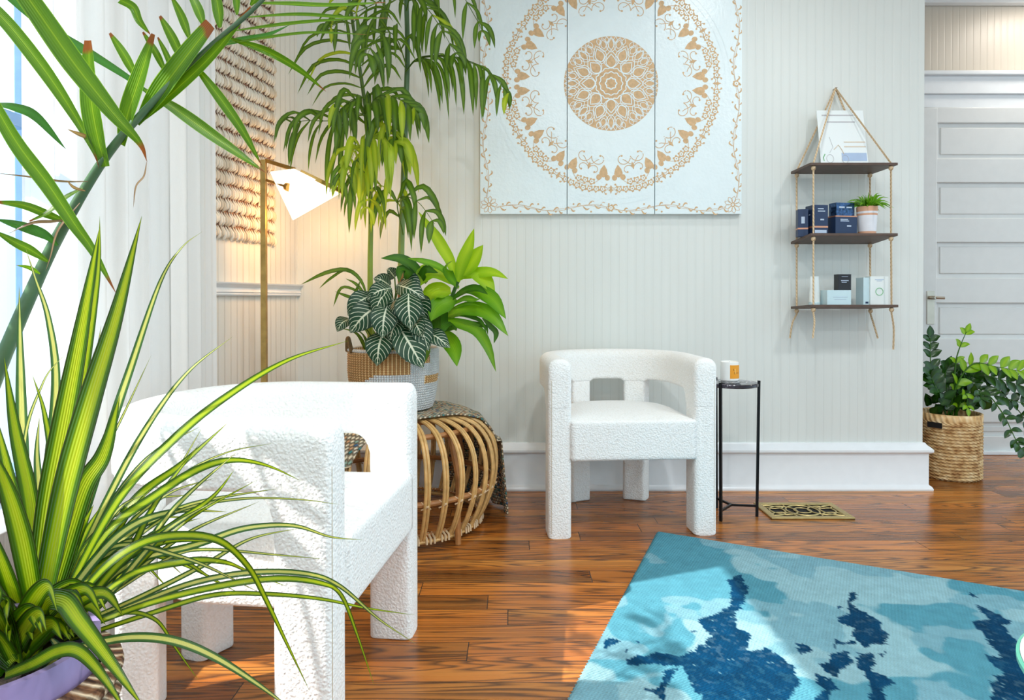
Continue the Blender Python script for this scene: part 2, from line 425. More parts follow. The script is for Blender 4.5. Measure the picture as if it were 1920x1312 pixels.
# ------------------------------------------------------------------ armchairs
def make_chair():
    root = thing('armchair', (0, 0, 0), 'x', 'armchair', 'white boucle armchairs')
    T = .092; HW = .3375 - T / 2; YB = .283 - T / 2; Y0 = -.31; YS = -.02
    pts = [Vector((-HW, Y0 + (YS - Y0) * i / 20)) for i in range(20)]
    for i in range(121):
        a = PI * (1 - i / 120); e = 2 / 2.25
        cx, sx = math.cos(a), math.sin(a)
        pts.append(Vector((HW * math.copysign(abs(cx) ** e, cx), YS + (YB - YS) * abs(sx) ** e)))
    pts += [Vector((HW, YS + (Y0 - YS) * i / 20)) for i in range(1, 21)]
    L = [0]
    for i in range(1, len(pts)): L.append(L[-1] + (pts[i] - pts[i - 1]).length)
    TOT = L[-1]
    def at(s):
        s = min(max(s, 0), TOT)
        lo, hi = 0, len(L) - 1
        while hi - lo > 1:
            mid = (lo + hi) // 2
            if L[mid] <= s: lo = mid
            else: hi = mid
        f = (s - L[lo]) / max(1e-9, L[hi] - L[lo]); return pts[lo].lerp(pts[hi], f)
    def frame(s):
        p = at(s); t = (at(s + .012) - at(s - .012)).normalized(); return p, Vector((-t.y, t.x))
    dr = random.Random(3)
    def loft(name, s0, s1, zb, zt, rt, rb, endr, thick=T, fuzz=True):
        n = max(4, int((s1 - s0) / .008)); secs = []
        ss = [s0 + (s1 - s0) * i / n for i in range(n + 1)]
        if endr:   # rounded vertical ends
            ex = [endr * (1 - math.cos(PI / 2 * q / 5)) for q in range(5)]
            ss = [s0 + e for e in ex] + [x for x in ss if s0 + endr < x < s1 - endr] + [s1 - e for e in reversed(ex)]
        for s in ss:
            p, nn = frame(s); d = min(s - s0, s1 - s); h = thick / 2
            if endr and d < endr: h -= endr - math.sqrt(max(0, endr ** 2 - (endr - d) ** 2))
            z0 = zb(s); z1 = zt - (max(0, endr - d) ** 2 / endr * .9 if endr and zt > .6 else 0)
            lp = []; q = 5
            for k in range(q + 1):
                a = PI / 2 * k / q; lp.append((-h + rb - rb * math.cos(PI / 2 - a) if False else -h + rb * (1 - math.sin(PI / 2 * (1 - k / q)) if False else 0), 0)) if False else None
            def corner(cx, cz, r, a0): return [(cx + r * math.cos(a0 + PI / 2 * k / q), cz + r * math.sin(a0 + PI / 2 * k / q)) for k in range(q + 1)]
            r1 = min(rt, h * .95); r0 = min(rb(s) if callable(rb) else rb, h * .95)
            nz = max(3, int((zt - .0) / .02)) if z1 - z0 > .3 else 8
            A = corner(h - r0, z0 + r0, r0, -PI / 2); B = corner(h - r1, z1 - r1, r1, 0)
            Cc = corner(-h + r1, z1 - r1, r1, PI / 2); D = corner(-h + r0, z0 + r0, r0, PI)
            def seg(a, b, m): return [(a[0] + (b[0] - a[0]) * i / m, a[1] + (b[1] - a[1]) * i / m) for i in range(1, m)]
            loop = A + seg(A[-1], B[0], nz) + B + seg(B[-1], Cc[0], 6) + Cc + seg(Cc[-1], D[0], nz) + D + seg(D[-1], A[0], 6)
            secs.append([(p.x + nn.x * a, p.y + nn.y * a, z) for a, z in loop])
        K = len(secs[0]); m_ = MB(); vs = [v for s_ in secs for v in s_]
        fs = [(i * K + k, i * K + (k + 1) % K, (i + 1) * K + (k + 1) % K, (i + 1) * K + k) for i in range(len(secs) - 1) for k in range(K)]
        fs += [tuple(reversed(range(K))), tuple(range((len(secs) - 1) * K, len(secs) * K))]
        m_.add(vs, fs); o = m_.build(name, M_boucle, root, angle=33)
        return o
    ZT, ZB, LEGD, FR = .703, .566, .118, .05
    mid = TOT / 2; RC, RW = .142, .112
    def zb(s):
        d = min(s, TOT - s)
        if d < LEGD: return .512
        if d < LEGD + FR: q = (d - LEGD); return ZB - FR + math.sqrt(max(0, FR ** 2 - (FR - q) ** 2))
        for c in (mid - RC, mid + RC):
            e = abs(s - c) - RW / 2
            if e < 0: return ZB - .012
            if e < .02: return ZB - .012 + .012 * math.sin(PI / 2 * e / .02)
        return ZB
    loft('backrest', 0, TOT, zb, ZT, .036, lambda s: .0012 if min(s, TOT - s) < LEGD else .012, .018)
    loft('leg', 0, LEGD, lambda s: 0.0, .513, .0012, .006, .018, T - .0006)
    loft('leg', TOT - LEGD, TOT, lambda s: 0.0, .513, .0012, .006, .018, T - .0006)
    for c in (mid - RC, mid + RC): loft('leg', c - RW / 2, c + RW / 2, lambda s: 0.0, ZB - .006, .004, .010, .016, T - .006)
    # seat
    out = []
    N = 90
    for i in range(N + 1):
        s = .03 + (TOT - .06) * i / N; p, nn = frame(s); c = Vector((0, 0)) - p
        if nn.dot(c) < 0: nn = -nn
        out.append(p + nn * (T / 2 - .004))
    out[0] = Vector((-.2505, -.316)); out[-1] = Vector((.2505, -.316))
    fr = [out[-1].lerp(out[0], i / 24) for i in range(1, 24)]; out = out + fr
    cen = Vector((0, -.03)); z0, z1, r = .303, .462, .014
    rings = []
    def ring(shr, z, cr=False):
        rr = []
        for p in out:
            d = (p - cen); f = 1 - shr / max(.05, d.length)
            q = cen + d * f; rr.append((q.x, q.y, z))
        return rr
    def ringf(f, zf):
        return [((cen + (p - cen) * f).x, (cen + (p - cen) * f).y, zf) for p in out]
    rings.append(ringf(.02, z0)); rings.append(ringf(.5, z0)); rings.append(ring(r, z0))
    for k in range(1, 5): a = PI / 2 * k / 5; rings.append(ring(r - r * math.sin(a), z0 + r - r * math.cos(a)))
    for k in range(9): rings.append(ring(0, z0 + r + (z1 - z0 - 2 * r) * k / 8))
    for k in range(1, 6): a = PI / 2 * k / 5; rings.append(ring(r - r * math.cos(a), z1 - r + r * math.sin(a)))
    for f in (.9, .8, .65, .5, .35, .2, .02): rings.append(ringf(f * (1 - .06), z1 + .018 * (1 - (f * .94) ** 2) ** .8 + .002))
    K = len(out); m_ = MB()
    m_.add([v for r_ in rings for v in r_], [(i * K + k, i * K + (k + 1) % K, (i + 1) * K + (k + 1) % K, (i + 1) * K + k) for i in range(len(rings) - 1) for k in range(K)] + [tuple(reversed(range(K))), tuple(range((len(rings) - 1) * K, len(rings) * K))])
    m_.build('seat', M_boucle, root, angle=0)
    # stitched seams down the front edges of the arms
    M_seam = simple('seam_thread', (196, 180, 152), .9)
    for sx in (-1, 1):
        m_ = MB(); m_.tube([(sx * (.3375 - .0125), Y0 + .0015, z) for z in [i * .05 + .02 for i in range(13)]], .0012, 5)
        m_.build('seam', M_seam, root)
    return root
def copy_tree(o, parent=None):
    c = o.copy(); col.objects.link(c); c.parent = parent
    for ch in list(o.children): copy_tree(ch, c)
    return c
chair = make_chair()
# far chair stands before the back wall
fl, fr_ = FL(1022, 1012), FL(1340, 1004)
a = math.atan2(fr_.y - fl.y, fr_.x - fl.x)
fwd = Vector((-math.sin(a), math.cos(a), 0))
c = (fl + fr_) / 2 + fwd * .315 + Vector((.013, 0, 0)); chair.location = (c.x, c.y, 0); chair.rotation_euler.z = a
tag(chair, 'white boucle armchair by the back wall beside the thin black side table')
ch2 = copy_tree(chair)
F2 = FL(776, 1172); th = math.radians(6.4)
lat = Vector((math.sin(th), math.cos(th), 0)); fw = Vector((math.cos(th), -math.sin(th), 0))
c = F2 - lat * .3375 - fw * .31 + Vector((.014, .0, 0))
ch2.location = (c.x, c.y, 0); ch2.rotation_euler.z = math.atan2(lat.y, lat.x)
tag(ch2, 'white boucle armchair nearest the camera, partly behind yellow-striped leaves')

# ------------------------------------------------------------------ wall art: three carved panels
M_artw = simple('white_carved_panel', (232, 244, 246), .3, vary=.015, bump=.0015, bscale=60)
M_artt = simple('tan_carved_wood', (224, 186, 140), .6, vary=.12, nscale=60)
ACX, ACZ = P(1145.5, 157, YW - .03).x, P(1145.5, 157, YW - .03).z
SC = (YW - .03) / FPX
YF = YW - .034
class Flat:
    """flat shapes in photo-sized units about the art's centre, layered off the panel face"""
    def __init__(s): s.p = []
    def poly(s, pts, mi, lay): s.p.append(([tuple(q) for q in pts], mi, lay))
    def disk(s, x, y, r, mi, lay, n=20): s.poly([(x + r * math.cos(2 * PI * k / n), y + r * math.sin(2 * PI * k / n)) for k in range(n)], mi, lay)
    def rib(s, pts, wd, mi, lay, closed=False):
        n = len(pts)
        L_, R_ = [], []
        for i in range(n):
            if closed: a_, b_ = pts[i - 1], pts[(i + 1) % n]
            else: a_, b_ = pts[max(i - 1, 0)], pts[min(i + 1, n - 1)]
            dx, dy = b_[0] - a_[0], b_[1] - a_[1]; l = math.hypot(dx, dy) or 1
            ww = (wd(i / (n - 1)) if callable(wd) else wd) / 2
            L_.append((pts[i][0] - dy / l * ww, pts[i][1] + dx / l * ww)); R_.append((pts[i][0] + dy / l * ww, pts[i][1] - dx / l * ww))
        for i in range(n if closed else n - 1):
            j = (i + 1) % n; s.poly([L_[i], R_[i], R_[j], L_[j]], mi, lay)
fa = Flat()
def pol(r, a): return (r * math.cos(a), r * math.sin(a))
# rosette
fa.disk(0, 0, 88, 1, 1, 72)
def petal(r0, r1, wd, a, lw=1.6, lay=2, inner=None):
    pts = []
    for k in range(13):
        t = k / 12; pts.append((r0 + (r1 - r0) * t, wd / 2 * math.sin(PI * min(1, t * 1.02) ** .8)))
    ca, sa = math.cos(a), math.sin(a)
    full = pts + [(x, -y) for x, y in reversed(pts[:-1])]
    fa.rib([(x * ca - y * sa, x * sa + y * ca) for x, y in full], lw, 0, lay)
for r_, nn, lob, lw in ((10, 8, .08, 2.2), (21, 12, .05, 1.8), (29, 16, .04, 1.8)):
    fa.rib([pol(r_ * (1 + lob * math.cos(nn * t)), t) for t in [2 * PI * q / 96 for q in range(96)]], lw, 0, 2, True)
for q in range(8):
    a_ = q * PI / 4
    petal(29, 55, 19, a_); petal(28, 62, 27, a_, 1.4)
    petal(44, 70, 17, a_ + PI / 8); petal(40, 76, 25, a_ + PI / 8, 1.3)
    petal(63, 85, 10, a_, 1.2); petal(58, 87, 18, a_, 1.2)
for q in range(16):
    a_ = (q + .5) * PI / 8
    petal(66, 83, 10, a_, 1.1); petal(60, 87, 17, a_, 1.1)
for q in range(32):
    a_ = (q + .5) * PI / 16; petal(75, 88, 7, a_, 1.0)
# ring
def flower(x, y, r=5.6, rot=0):
    fa.poly([(x + r * (1 + .22 * math.cos(5 * t)) * math.cos(t + rot), y + r * (1 + .22 * math.cos(5 * t)) * math.sin(t + rot)) for t in [2 * PI * k / 30 for k in range(30)]], 1, 1)
    fa.disk(x, y, r * .58, 0, 2, 12); fa.disk(x, y, r * .22, 1, 3, 8)
def place(fn, r, a, flip=1):
    """local frame: x along the circle, y outwards"""
    ca, sa = math.cos(a), math.sin(a)
    def T_(x, y): x *= flip; R = r + y; return (R * ca - x * sa, R * sa + x * ca)
    fn(T_)
def spiral(T_, x, y, r0, a0, turn, n=18, wd=1.3):
    pts = []
    for k in range(n):
        t = k / (n - 1); rr = r0 * (1 - .72 * t); a_ = a0 + turn * t
        pts.append(T_(x + rr * math.cos(a_), y + rr * math.sin(a_)))
    fa.rib(pts, wd, 1, 1); fa.disk(*pts[-1], 1.9, 1, 1, 8)
def butterfly(T_):
    for f in (-1, 1):
        spiral(lambda x, y: T_(x * f, y), 12, 6 - 20, 12, PI, -PI * 1.5)
        spiral(lambda x, y: T_(x * f, y), 9, -3 + 8, 9, PI, PI * 1.4)
        pts = [T_(f * x, y) for x, y in ((0, -2), (4, -4), (9, -10), (12, -12))]; fa.rib(pts, 1.2, 1, 1)
    fa.poly([T_(0, 6), T_(2.5, 0), T_(0, -6), T_(-2.5, 0)], 1, 1)
def trileaf(T_):
    fa.poly([T_(x, y) for x, y in ((0, -16), (5, -9), (7, -2), (4, 3), (0, 4), (-4, 3), (-7, -2), (-5, -9))], 1, 1)
    for f in (-1, 1): fa.poly([T_(f * 7 + 4.2 * math.cos(t), 4 + 4.6 * math.sin(t)) for t in [2 * PI * k / 12 for k in range(12)]], 1, 1)
for q in range(12):
    a_ = PI / 12 + q * PI / 6
    place(lambda T_: butterfly(lambda x, y: T_(x * 1.3, y * 1.3)), 158, a_)
    for f in (-1, 1): place(lambda T_: trileaf(lambda x, y: T_(x * 1.15, y * 1.2)), 171, a_ + f * math.radians(10.2))
    for j in range(7):
        aa = a_ + math.radians((j - 3) * 3.5); fx, fy = pol(201 - abs(j - 3) * 1.2, aa); flower(fx, fy, 5.9, aa)
    for j in (-1, 0, 1): fx, fy = pol(186, a_ + math.radians(j * 3.9)); flower(fx, fy, 6.0, a_)
    fa.rib([pol(193 - abs(j) ** 2 * .35, a_ + math.radians(j * 1.35)) for j in range(-7, 8)], .9, 1, 1)
    b_ = q * PI / 6
    def curls(T_):
        for f in (-1, 1):
            spiral(lambda x, y: T_(x * f, y), 8, 6, 8, PI, PI * 1.3, wd=1.2); spiral(lambda x, y: T_(x * f, y), 7, -8, 7, PI, -PI * 1.3, wd=1.2)
        fa.poly([T_(0, 8), T_(3, 0), T_(0, -8), T_(-3, 0)], 1, 1)
    place(curls, 198, b_)
# border scroll
HWX, HWZ = 245, 243
def border(x0, y0, x1, y1, nx, ny):
    Lb = math.hypot(x1 - x0, y1 - y0); dx, dy = (x1 - x0) / Lb, (y1 - y0) / Lb
    def T_(u, v): return (x0 + dx * u + nx * v, y0 + dy * u + ny * v)
    n = int(Lb / 4)
    fa.rib([T_(Lb * i / n, 6 * math.sin(2 * PI * 3.0 * i / n)) for i in range(n + 1)], .9, 1, 1)
    fa.rib([T_(Lb * i / n, 4.5 * math.sin(2 * PI * 3.0 * i / n + .5)) for i in range(n + 1)], .6, 1, 1)
    r2 = random.Random(11)
    for i in range(int(Lb / 11)):
        u = 8 + i * 11; sgn = 1 if i % 2 else -1; v0 = 6 * math.sin(2 * PI * 3 * u / Lb)
        ang = r2.uniform(-.8, .8); ll = r2.uniform(8, 14)
        pts = [T_(u + ll * t * math.cos(ang), v0 + sgn * (ll * .55 * math.sin(t * 2.4))) for t in [k / 6 for k in range(7)]]
        fa.rib(pts, lambda t: 2.6 * math.sin(PI * t) ** .7 + .4, 1, 1)
        if i % 3 == 0: fa.disk(*T_(u + 5, -sgn * 7), 1.8, 1, 1, 8)
inn = 11
border(-HWX + 30, -HWZ + inn, HWX - 30, -HWZ + inn, 0, 1); border(-HWX + 30, HWZ - inn, HWX - 30, HWZ - inn, 0, 1)
border(-HWX + inn, -HWZ + 30, -HWX + inn, HWZ - 30, 1, 0); border(HWX - inn, -HWZ + 30, HWX - inn, HWZ - 30, 1, 0)
for sx in (-1, 1):
    for sz in (-1, 1):
        ox, oy = sx * (HWX - 17), sz * (HWZ - 17)
        for j in range(9):
            a_ = j * 2 * PI / 9; pts = []
            for k in range(9):
                t = k / 8; x = 3 + 13 * t; y = 4 * math.sin(PI * t); pts.append((x, y))
            pts += [(x, -y) for x, y in reversed(pts)]
            fa.rib([(ox + x * math.cos(a_) - y * math.sin(a_), oy + x * math.sin(a_) + y * math.cos(a_)) for x, y in pts], .9, 1, 1)
        flower(ox, oy, 4)
for (x, y) in ((0, -HWZ + 11), (0, HWZ - 11), (-HWX + 11, 0), (HWX - 11, 0)): flower(x, y, 6)
# raised pale rings (white on white)
for r_ in (142, 215, 224): fa.rib([pol(r_, 2 * PI * k / 120) for k in range(120)], 2.2, 0, 1, True)
SZ = SC
def art_panel(x0, x1, label):
    loc = (ACX + (x0 + x1) / 2 * SC, YW, ACZ)
    m_ = MB(); g = .7
    m_.box((ACX + (x0 + x1) / 2 * SC, YW - .018, ACZ), ((x1 - x0 - g * 2) * SC, .032, 2 * HWZ * SC))
    o = m_.build('wall_art_panel', [M_artw, M_artt], smooth=False, org=loc)
    bm = bmesh.new(); bm.from_mesh(o.data)
    pb = bmesh.new()
    for ip_, (pts, mi, lay) in enumerate(fa.p):
        xs = [q[0] for q in pts]
        if max(xs) < x0 or min(xs) > x1: continue
        vs = [pb.verts.new((ACX + x * SC - loc[0], YF - .0005 * lay - .000016 * (ip_ % 29) - loc[1], ACZ + y * SC - loc[2])) for x, y in pts]
        try: f = pb.faces.new(vs); f.material_index = mi
        except ValueError: pass
    for xx, sg in ((x0 + g + .3, -1), (x1 - g - .3, 1)):
        geom = pb.verts[:] + pb.edges[:] + pb.faces[:]
        bmesh.ops.bisect_plane(pb, geom=geom, plane_co=(ACX + xx * SC - loc[0], 0, 0), plane_no=(sg, 0, 0), clear_outer=True)
    pb.normal_update()
    for f in pb.faces:
        if f.normal.y > 0: f.normal_flip()
    tmp = bpy.data.meshes.new('t'); pb.to_mesh(tmp); bm.from_mesh(tmp); bm.to_mesh(o.data); bm.free(); pb.free(); bpy.data.meshes.remove(tmp)
    tag(o, label, 'wall art', 'carved mandala panels above the chair')
art_panel(-245, -82, 'left white carved mandala panel, its edge behind the palm fronds')
art_panel(-82, 82, 'middle white carved panel holding most of the tan central rosette')
art_panel(82, 245, 'right white carved mandala panel, nearest the rope shelf')

# ------------------------------------------------------------------ rope shelf and its things
M_board = simple('dark_walnut_board', (96, 74, 62), .5, vary=.15, nscale=25)
M_rope = NT('jute_rope'); co = M_rope.coord('UV'); s_ = M_rope.n('SeparateXYZ'); M_rope.set(s_.inputs[0], co)
tw = M_rope.math('FRACT', M_rope.math('ADD', M_rope.math('MULTIPLY', s_.outputs[0], 2), M_rope.math('MULTIPLY', s_.outputs[1], .9)))
M_rope.base(M_rope.ramp(tw, [(0, lin((170, 138, 100))), (.5, lin((222, 196, 160)))])); M_rope.rough(.9); M_rope.bump(tw, .002); M_rope = M_rope.m
YB0, YF0 = YW - .02, YW - .24
sh = thing('hanging_rope_shelf', (P(1580, 575, YW).x, YW - .12, P(1580, 575, YW).z), 'three-tier dark wood shelf hung by jute ropes on the back wall', 'shelf')
tiers = []
for (bl, br, frr, flr) in (((1481, 325), (1633, 323), (1687, 306), (1521, 308)), ((1481, 457), (1633, 454), (1687, 438), (1521, 441)), ((1482, 578.5), (1634, 575), (1688, 572), (1520, 575))):
    q = [P(bl[0], bl[1], YB0), P(br[0], br[1], YB0), P(frr[0], frr[1], YF0), P(flr[0], flr[1], YF0)]
    q[3].x = q[0].x = (q[0].x + q[3].x) / 2; q[1].x = q[2].x = (q[1].x + q[2].x) / 2
    zz = sum(v.z for v in q) / 4; bz = (q[0].z + q[1].z) / 2; fz = (q[2].z + q[3].z) / 2
    bz = zz + max(-.012, min(.012, bz - zz)); fz = zz * 2 - bz
    x0, x1 = q[0].x, q[1].x; tiers.append((x0, x1, bz, fz))
    m_ = MB(); vs = []
    for x, y, z in ((x0, YB0, bz), (x1, YB0, bz), (x1, YF0, fz), (x0, YF0, fz)): vs += [(x, y, z - .006), (x, y, z + .006)]
    m_.add(vs, [(0, 2, 4, 6), (1, 7, 5, 3), (0, 1, 3, 2), (2, 3, 5, 4), (4, 5, 7, 6), (6, 7, 1, 0)]); m_.build('shelf_board', M_board, sh, smooth=False, bevel=.0015)
nail = P(1566, 166, YW - .02)
def tz(i, y): t = tiers[i]; return t[3] + (t[2] - t[3]) * (y - YF0) / (YB0 - YF0)
ends = {(0, 0): (1481, 634), (0, 1): (1524, 634), (1, 0): (1646, 634), (1, 1): (1675, 655)}
for ix in (0, 1):
    for iy, yy in ((0, YB0 - .018), (1, YF0 + .018)):
        xs = [t[ix] + (.022 if ix == 0 else -.022) for t in tiers]
        pts = [Vector((nail.x, nail.y - .004, nail.z)), Vector((xs[0], yy, tz(0, yy) + .006))]
        pts = spline([pts[0], pts[0].lerp(pts[1], .5), pts[1]], 30)
        pts += [Vector((xs[0] + (xs[1] - xs[0]) * k / 20, yy, tz(0, yy) + (tz(1, yy) - tz(0, yy)) * k / 20)) for k in range(1, 21)]
        pts += [Vector((xs[1] + (xs[2] - xs[1]) * k / 20, yy, tz(1, yy) + (tz(2, yy) - tz(1, yy)) * k / 20)) for k in range(1, 21)]
        e = P(*ends[(ix, iy)], yy); b_ = pts[-1].copy()
        pts += spline([b_, b_ + Vector((0, 0, -.03)), (b_ + e) / 2 + Vector((.006 if iy else -.004, 0, 0)), e], 16)[1:]
        m_ = MB(); m_.tube(pts, .0042, 6); knots = []
        for i in range(3):
            z = tz(i, yy) - .016
            kn = MB(); kn.lathe([(.003, .010), (.009, .007), (.0105, .001), (.009, -.007), (.004, -.011)], (xs[i], yy, z), 10); knots.append(kn)
        ro = m_.build('rope', M_rope, sh)
        for kn in knots: kn.build('knot', M_rope, sh).parent = ro
m_ = MB(); m_.tube([(nail.x, YW - .001, nail.z), (nail.x, YW - .03, nail.z)], .003, 8); m_.lathe([(.001, 0), (.006, 0), (.006, .002), (.001, .002)], (nail.x, YW - .031, nail.z), 10); m_.build('nail', M_nickel, sh)

def paper(name, c): return simple(name, c, .45, vary=.03)
M_navy = paper('navy_carton', (30, 52, 88)); M_copper = simple('copper_band', (214, 150, 120), .3, .7); M_ink = paper('pale_print', (190, 205, 225))
M_blk = paper('black_carton', (24, 26, 34)); M_wc = paper('white_carton', (236, 242, 240)); M_pale = paper('pale_blue_carton', (206, 230, 236)); M_greenp = paper('green_print', (120, 190, 130))
def carton(name, px0, px1, py1, i, dep, yc, mats, label, rz=0, band=None, prints=(), cat='box', group=None, h=None, base=None, sidep=False):
    """a carton standing on tier i between two photo columns; py1 = its top"""
    yf = yc - dep / 2; a_, b_ = P(px0, py1, yf), P(px1, py1, yf); z0 = (tz(i, yc) + .0075) if base is None else base
    z1 = a_.z if h is None else z0 + h; wd = b_.x - a_.x; cx = (a_.x + b_.x) / 2
    m_ = MB(); R = Matrix.Rotation(rz, 3, 'Z'); cc = Vector((cx, yc, (z0 + z1) / 2))
    m_.box(cc, (wd, dep, z1 - z0), rz=rz)
    def on(u, v, uw, vh, mi, front=True):
        if front: m_.box(cc + R @ Vector((u * wd / 2, -dep / 2 - .0004, v * (z1 - z0) / 2)), (uw * wd, .001, vh * (z1 - z0)), rz=rz, mi=mi)
        else: m_.box(cc + R @ Vector((-wd / 2 - .0004, u * dep / 2, v * (z1 - z0) / 2)), (.001, uw * dep, vh * (z1 - z0)), rz=rz, mi=mi)
    if band is not None: on(0, band, 1.0, .06, 1); on(0, band, 1.0, .06, 1, False)
    for p_ in prints: on(*p_)
    o = m_.build(name, mats, smooth=False, org=(cx, yc, z0), bevel=.0006); tag(o, label, cat, group); return o, z1
YS_ = YW - .12
carton('skincare_box', 1523, 1552, 384, 1, .07, YS_ - .03, [M_navy, M_copper, M_ink], 'tall navy box with a copper band, leftmost on the middle shelf', rz=math.radians(6), band=-.42, prints=((-.0, .75, .4, .035, 2), (.1, .60, .5, .03, 2), (.2, .05, .25, .05, 2), (0, -.72, .8, .10, 2), (0, .4, .2, .03, 2, False)))
carton('skincare_carton', 1499, 1517, 392, 1, .05, YS_ - .02, [M_navy, M_copper, M_ink], 'navy box angled behind the left rope on the middle shelf', rz=math.radians(-12), band=-.42, prints=((0, .2, .35, .25, 2),))
o_, zt_ = carton('skincare_box', 1562, 1607, 404, 1, .075, YS_ - .02, [M_navy, M_copper, M_ink], 'short wide navy box carrying a smaller box, beside the striped pot', rz=math.radians(10), band=.93, prints=((-.2, .62, .35, .05, 2), (-.15, .47, .4, .04, 2), (.25, .0, .2, .07, 2), (.3, -.85, .6, .06, 2)))
M_shiny = simple('blue_foil', (70, 104, 150), .15, .6, vary=.4, nscale=80)
carton('small_blue_box', 1563, 1603, 380, 1, .05, YS_ - .02, [M_shiny, M_copper, M_ink], 'small shiny blue box on top of the wide navy box', rz=math.radians(14), base=zt_ + .0006, prints=((-.4, .3, .3, .12, 2), (.4, .3, .3, .1, 2)))
o_, zt_ = carton('pale_box', 1551, 1596, 544, 2, .07, YS_ - .03, [M_pale, M_ink], 'low pale blue carton under the black box on the bottom shelf', prints=((.1, .1, .6, .04, 1), (.1, -.2, .5, .04, 1)))
carton('black_box', 1572, 1596, 514, 2, .045, YS_ - .02, [M_blk, M_ink], 'small black box standing on the low pale carton', base=zt_ + .0006, prints=((.0, .2, .6, .06, 1), (-.1, 0, .4, .05, 1), (0, .7, .5, .03, 1)))
m_ = None
o_, zt_ = carton('white_box', 1632, 1666, 518, 2, .05, YS_ - .03, [M_wc, M_ink, M_greenp], 'white box printed with a green ring, right end of bottom shelf', prints=((0, .78, .5, .03, 1), (0, .68, .3, .02, 1)))
# the green ring is a child of the white box
m_ = MB(); cxx = o_.location.x; yy = o_.location.y - .0255; zc_ = (o_.location.z + zt_) / 2 - .004
m_.tube([(cxx + .017 * math.cos(2 * PI * k / 24), yy, zc_ + .017 * math.sin(2 * PI * k / 24)) for k in range(24)], .0016, 5, closed=True); m_.build('printed_ring', M_greenp, o_)
carton('white_carton', 1619, 1630, 520, 2, .07, YS_ - .01, [M_pale, M_navy], 'narrow pale carton just left of the green-ringed white box', prints=((.2, -.8, .5, .07, 1),))
# slim white tube standing on its cap
b_ = P(1527, 575, YS_); b_.z = tz(2, YS_) + .0065
tu = thing('cream_tube', (b_.x, YS_, b_.z), 'slim white tapered tube at the left of the bottom shelf', 'tube')
m_ = MB(); n = 20; vs = []
H_ = P(1527, 518, YS_).z - b_.z
for t in (0, .2, .5, .8, 1):
    for k in range(n): a_ = 2 * PI * k / n; vs.append((b_.x + math.cos(a_) * (.026 - .006 * t), YS_ + math.sin(a_) * (.02 * (1 - t) + .0015), b_.z + .016 + (H_ - .016) * t))
m_.add(vs, [(i * n + k, i * n + (k + 1) % n, (i + 1) * n + (k + 1) % n, (i + 1) * n + k) for i in range(4) for k in range(n)] + [tuple(range(n - 1, -1, -1)), tuple(range(4 * n, 5 * n))]); m_.build('tube_body', M_wc, tu)
m_ = MB(); m_.lathe([(.024, 0), (.026, .002), (.026, .014), (.024, .016)], (b_.x, YS_, b_.z), 20); m_.build('cap', M_pale, tu)
# booklet leaning on the top tier
M_bk = NT('booklet_cover'); M_bk.base(lin((236, 242, 242))); M_bk.rough(.3); M_bk = M_bk.m
M_grey = paper('grey_print', (188, 186, 190)); M_bluep = paper('light_blue_print', (176, 196, 224)); M_tanp = paper('sand_print', (222, 206, 186))
yb = YW - .14; zb_ = tz(0, yb) + .0065
BL, BR = P(1540, 305, yb), P(1629, 305, yb); TL, TR = P(1531, 207, YW - .06), P(1618, 207, YW - .06)
BL.z = BR.z = zb_
ux = (BR - BL); uz = (TL - BL); nb = ux.cross(uz).normalized()
if nb.y > 0: nb = -nb
bk = thing('booklet_stand', ((BL.x + BR.x) / 2, yb, zb_), 'white brochure standing on the top board of the rope shelf', 'brochure')
def bquad(m_, u0, v0, u1, v1, off, mi, th=.0006):
    q = [BL + ux * u + uz * v + nb * off for u, v in ((u0, v0), (u1, v0), (u1, v1), (u0, v1))]
    r_ = [p - nb * th for p in q]; m_.add(q + r_, [(0, 1, 2, 3), (7, 6, 5, 4), (0, 4, 5, 1), (1, 5, 6, 2), (2, 6, 7, 3), (3, 7, 4, 0)], mi)
m_ = MB(); bquad(m_, 0, 0, 1, 1, 0, 0, .004)
bquad(m_, .10, .90, .78, .92, .0008, 1); bquad(m_, .2, .78, .8, .80, .0008, 1); bquad(m_, .52, .42, .98, .44, .0008, 3); bquad(m_, .52, .34, .98, .36, .0008, 3)
bquad(m_, .45, .10, .98, .24, .0008, 2); bquad(m_, .5, .02, .98, .05, .0008, 2)
for (cu, cv, rr) in ((.20, .14, .075), (.52, .13, .07)):
    pts = [BL + ux * (cu + rr * math.cos(2 * PI * k / 20)) + uz * (cv + rr * .95 * math.sin(2 * PI * k / 20)) + nb * .001 for k in range(20)]
    m_.tube(pts, .0009, 4, closed=True, mi=4)
m_.tube([BL + ux * u + uz * v + nb * .001 for u, v in ((.2, .24), (.28, .34), (.22, .52))], .001, 4, mi=4)
m_.tube([BL + ux * u + uz * v + nb * .001 for u, v in ((.3, .3), (.4, .38), (.46, .3), (.5, .22))], .0022, 4, mi=3)
m_.tube([BL + ux * u + uz * v + nb * .001 for u, v in ((.07, .1), (.06, .16), (.1, .22))], .002, 4, mi=5)
m_.build('cover', [M_bk, M_grey, M_bluep, M_tanp, M_grey, M_greenp], bk, smooth=False)
m_ = MB(); q = [TL.lerp(TR, .1) - nb * .005, TL.lerp(TR, .25) - nb * .005, Vector((BL.x + .01, YW - .05, zb_)), Vector((BL.x + .03, YW - .05, zb_))]
m_.add([q[0], q[1], q[3], q[2]] + [p - Vector((0, -.002, 0)) for p in (q[0], q[1], q[3], q[2])], [(0, 1, 2, 3), (7, 6, 5, 4), (0, 4, 5, 1), (1, 5, 6, 2), (2, 6, 7, 3), (3, 7, 4, 0)]); m_.build('easel_back', M_bk, bk, smooth=False)
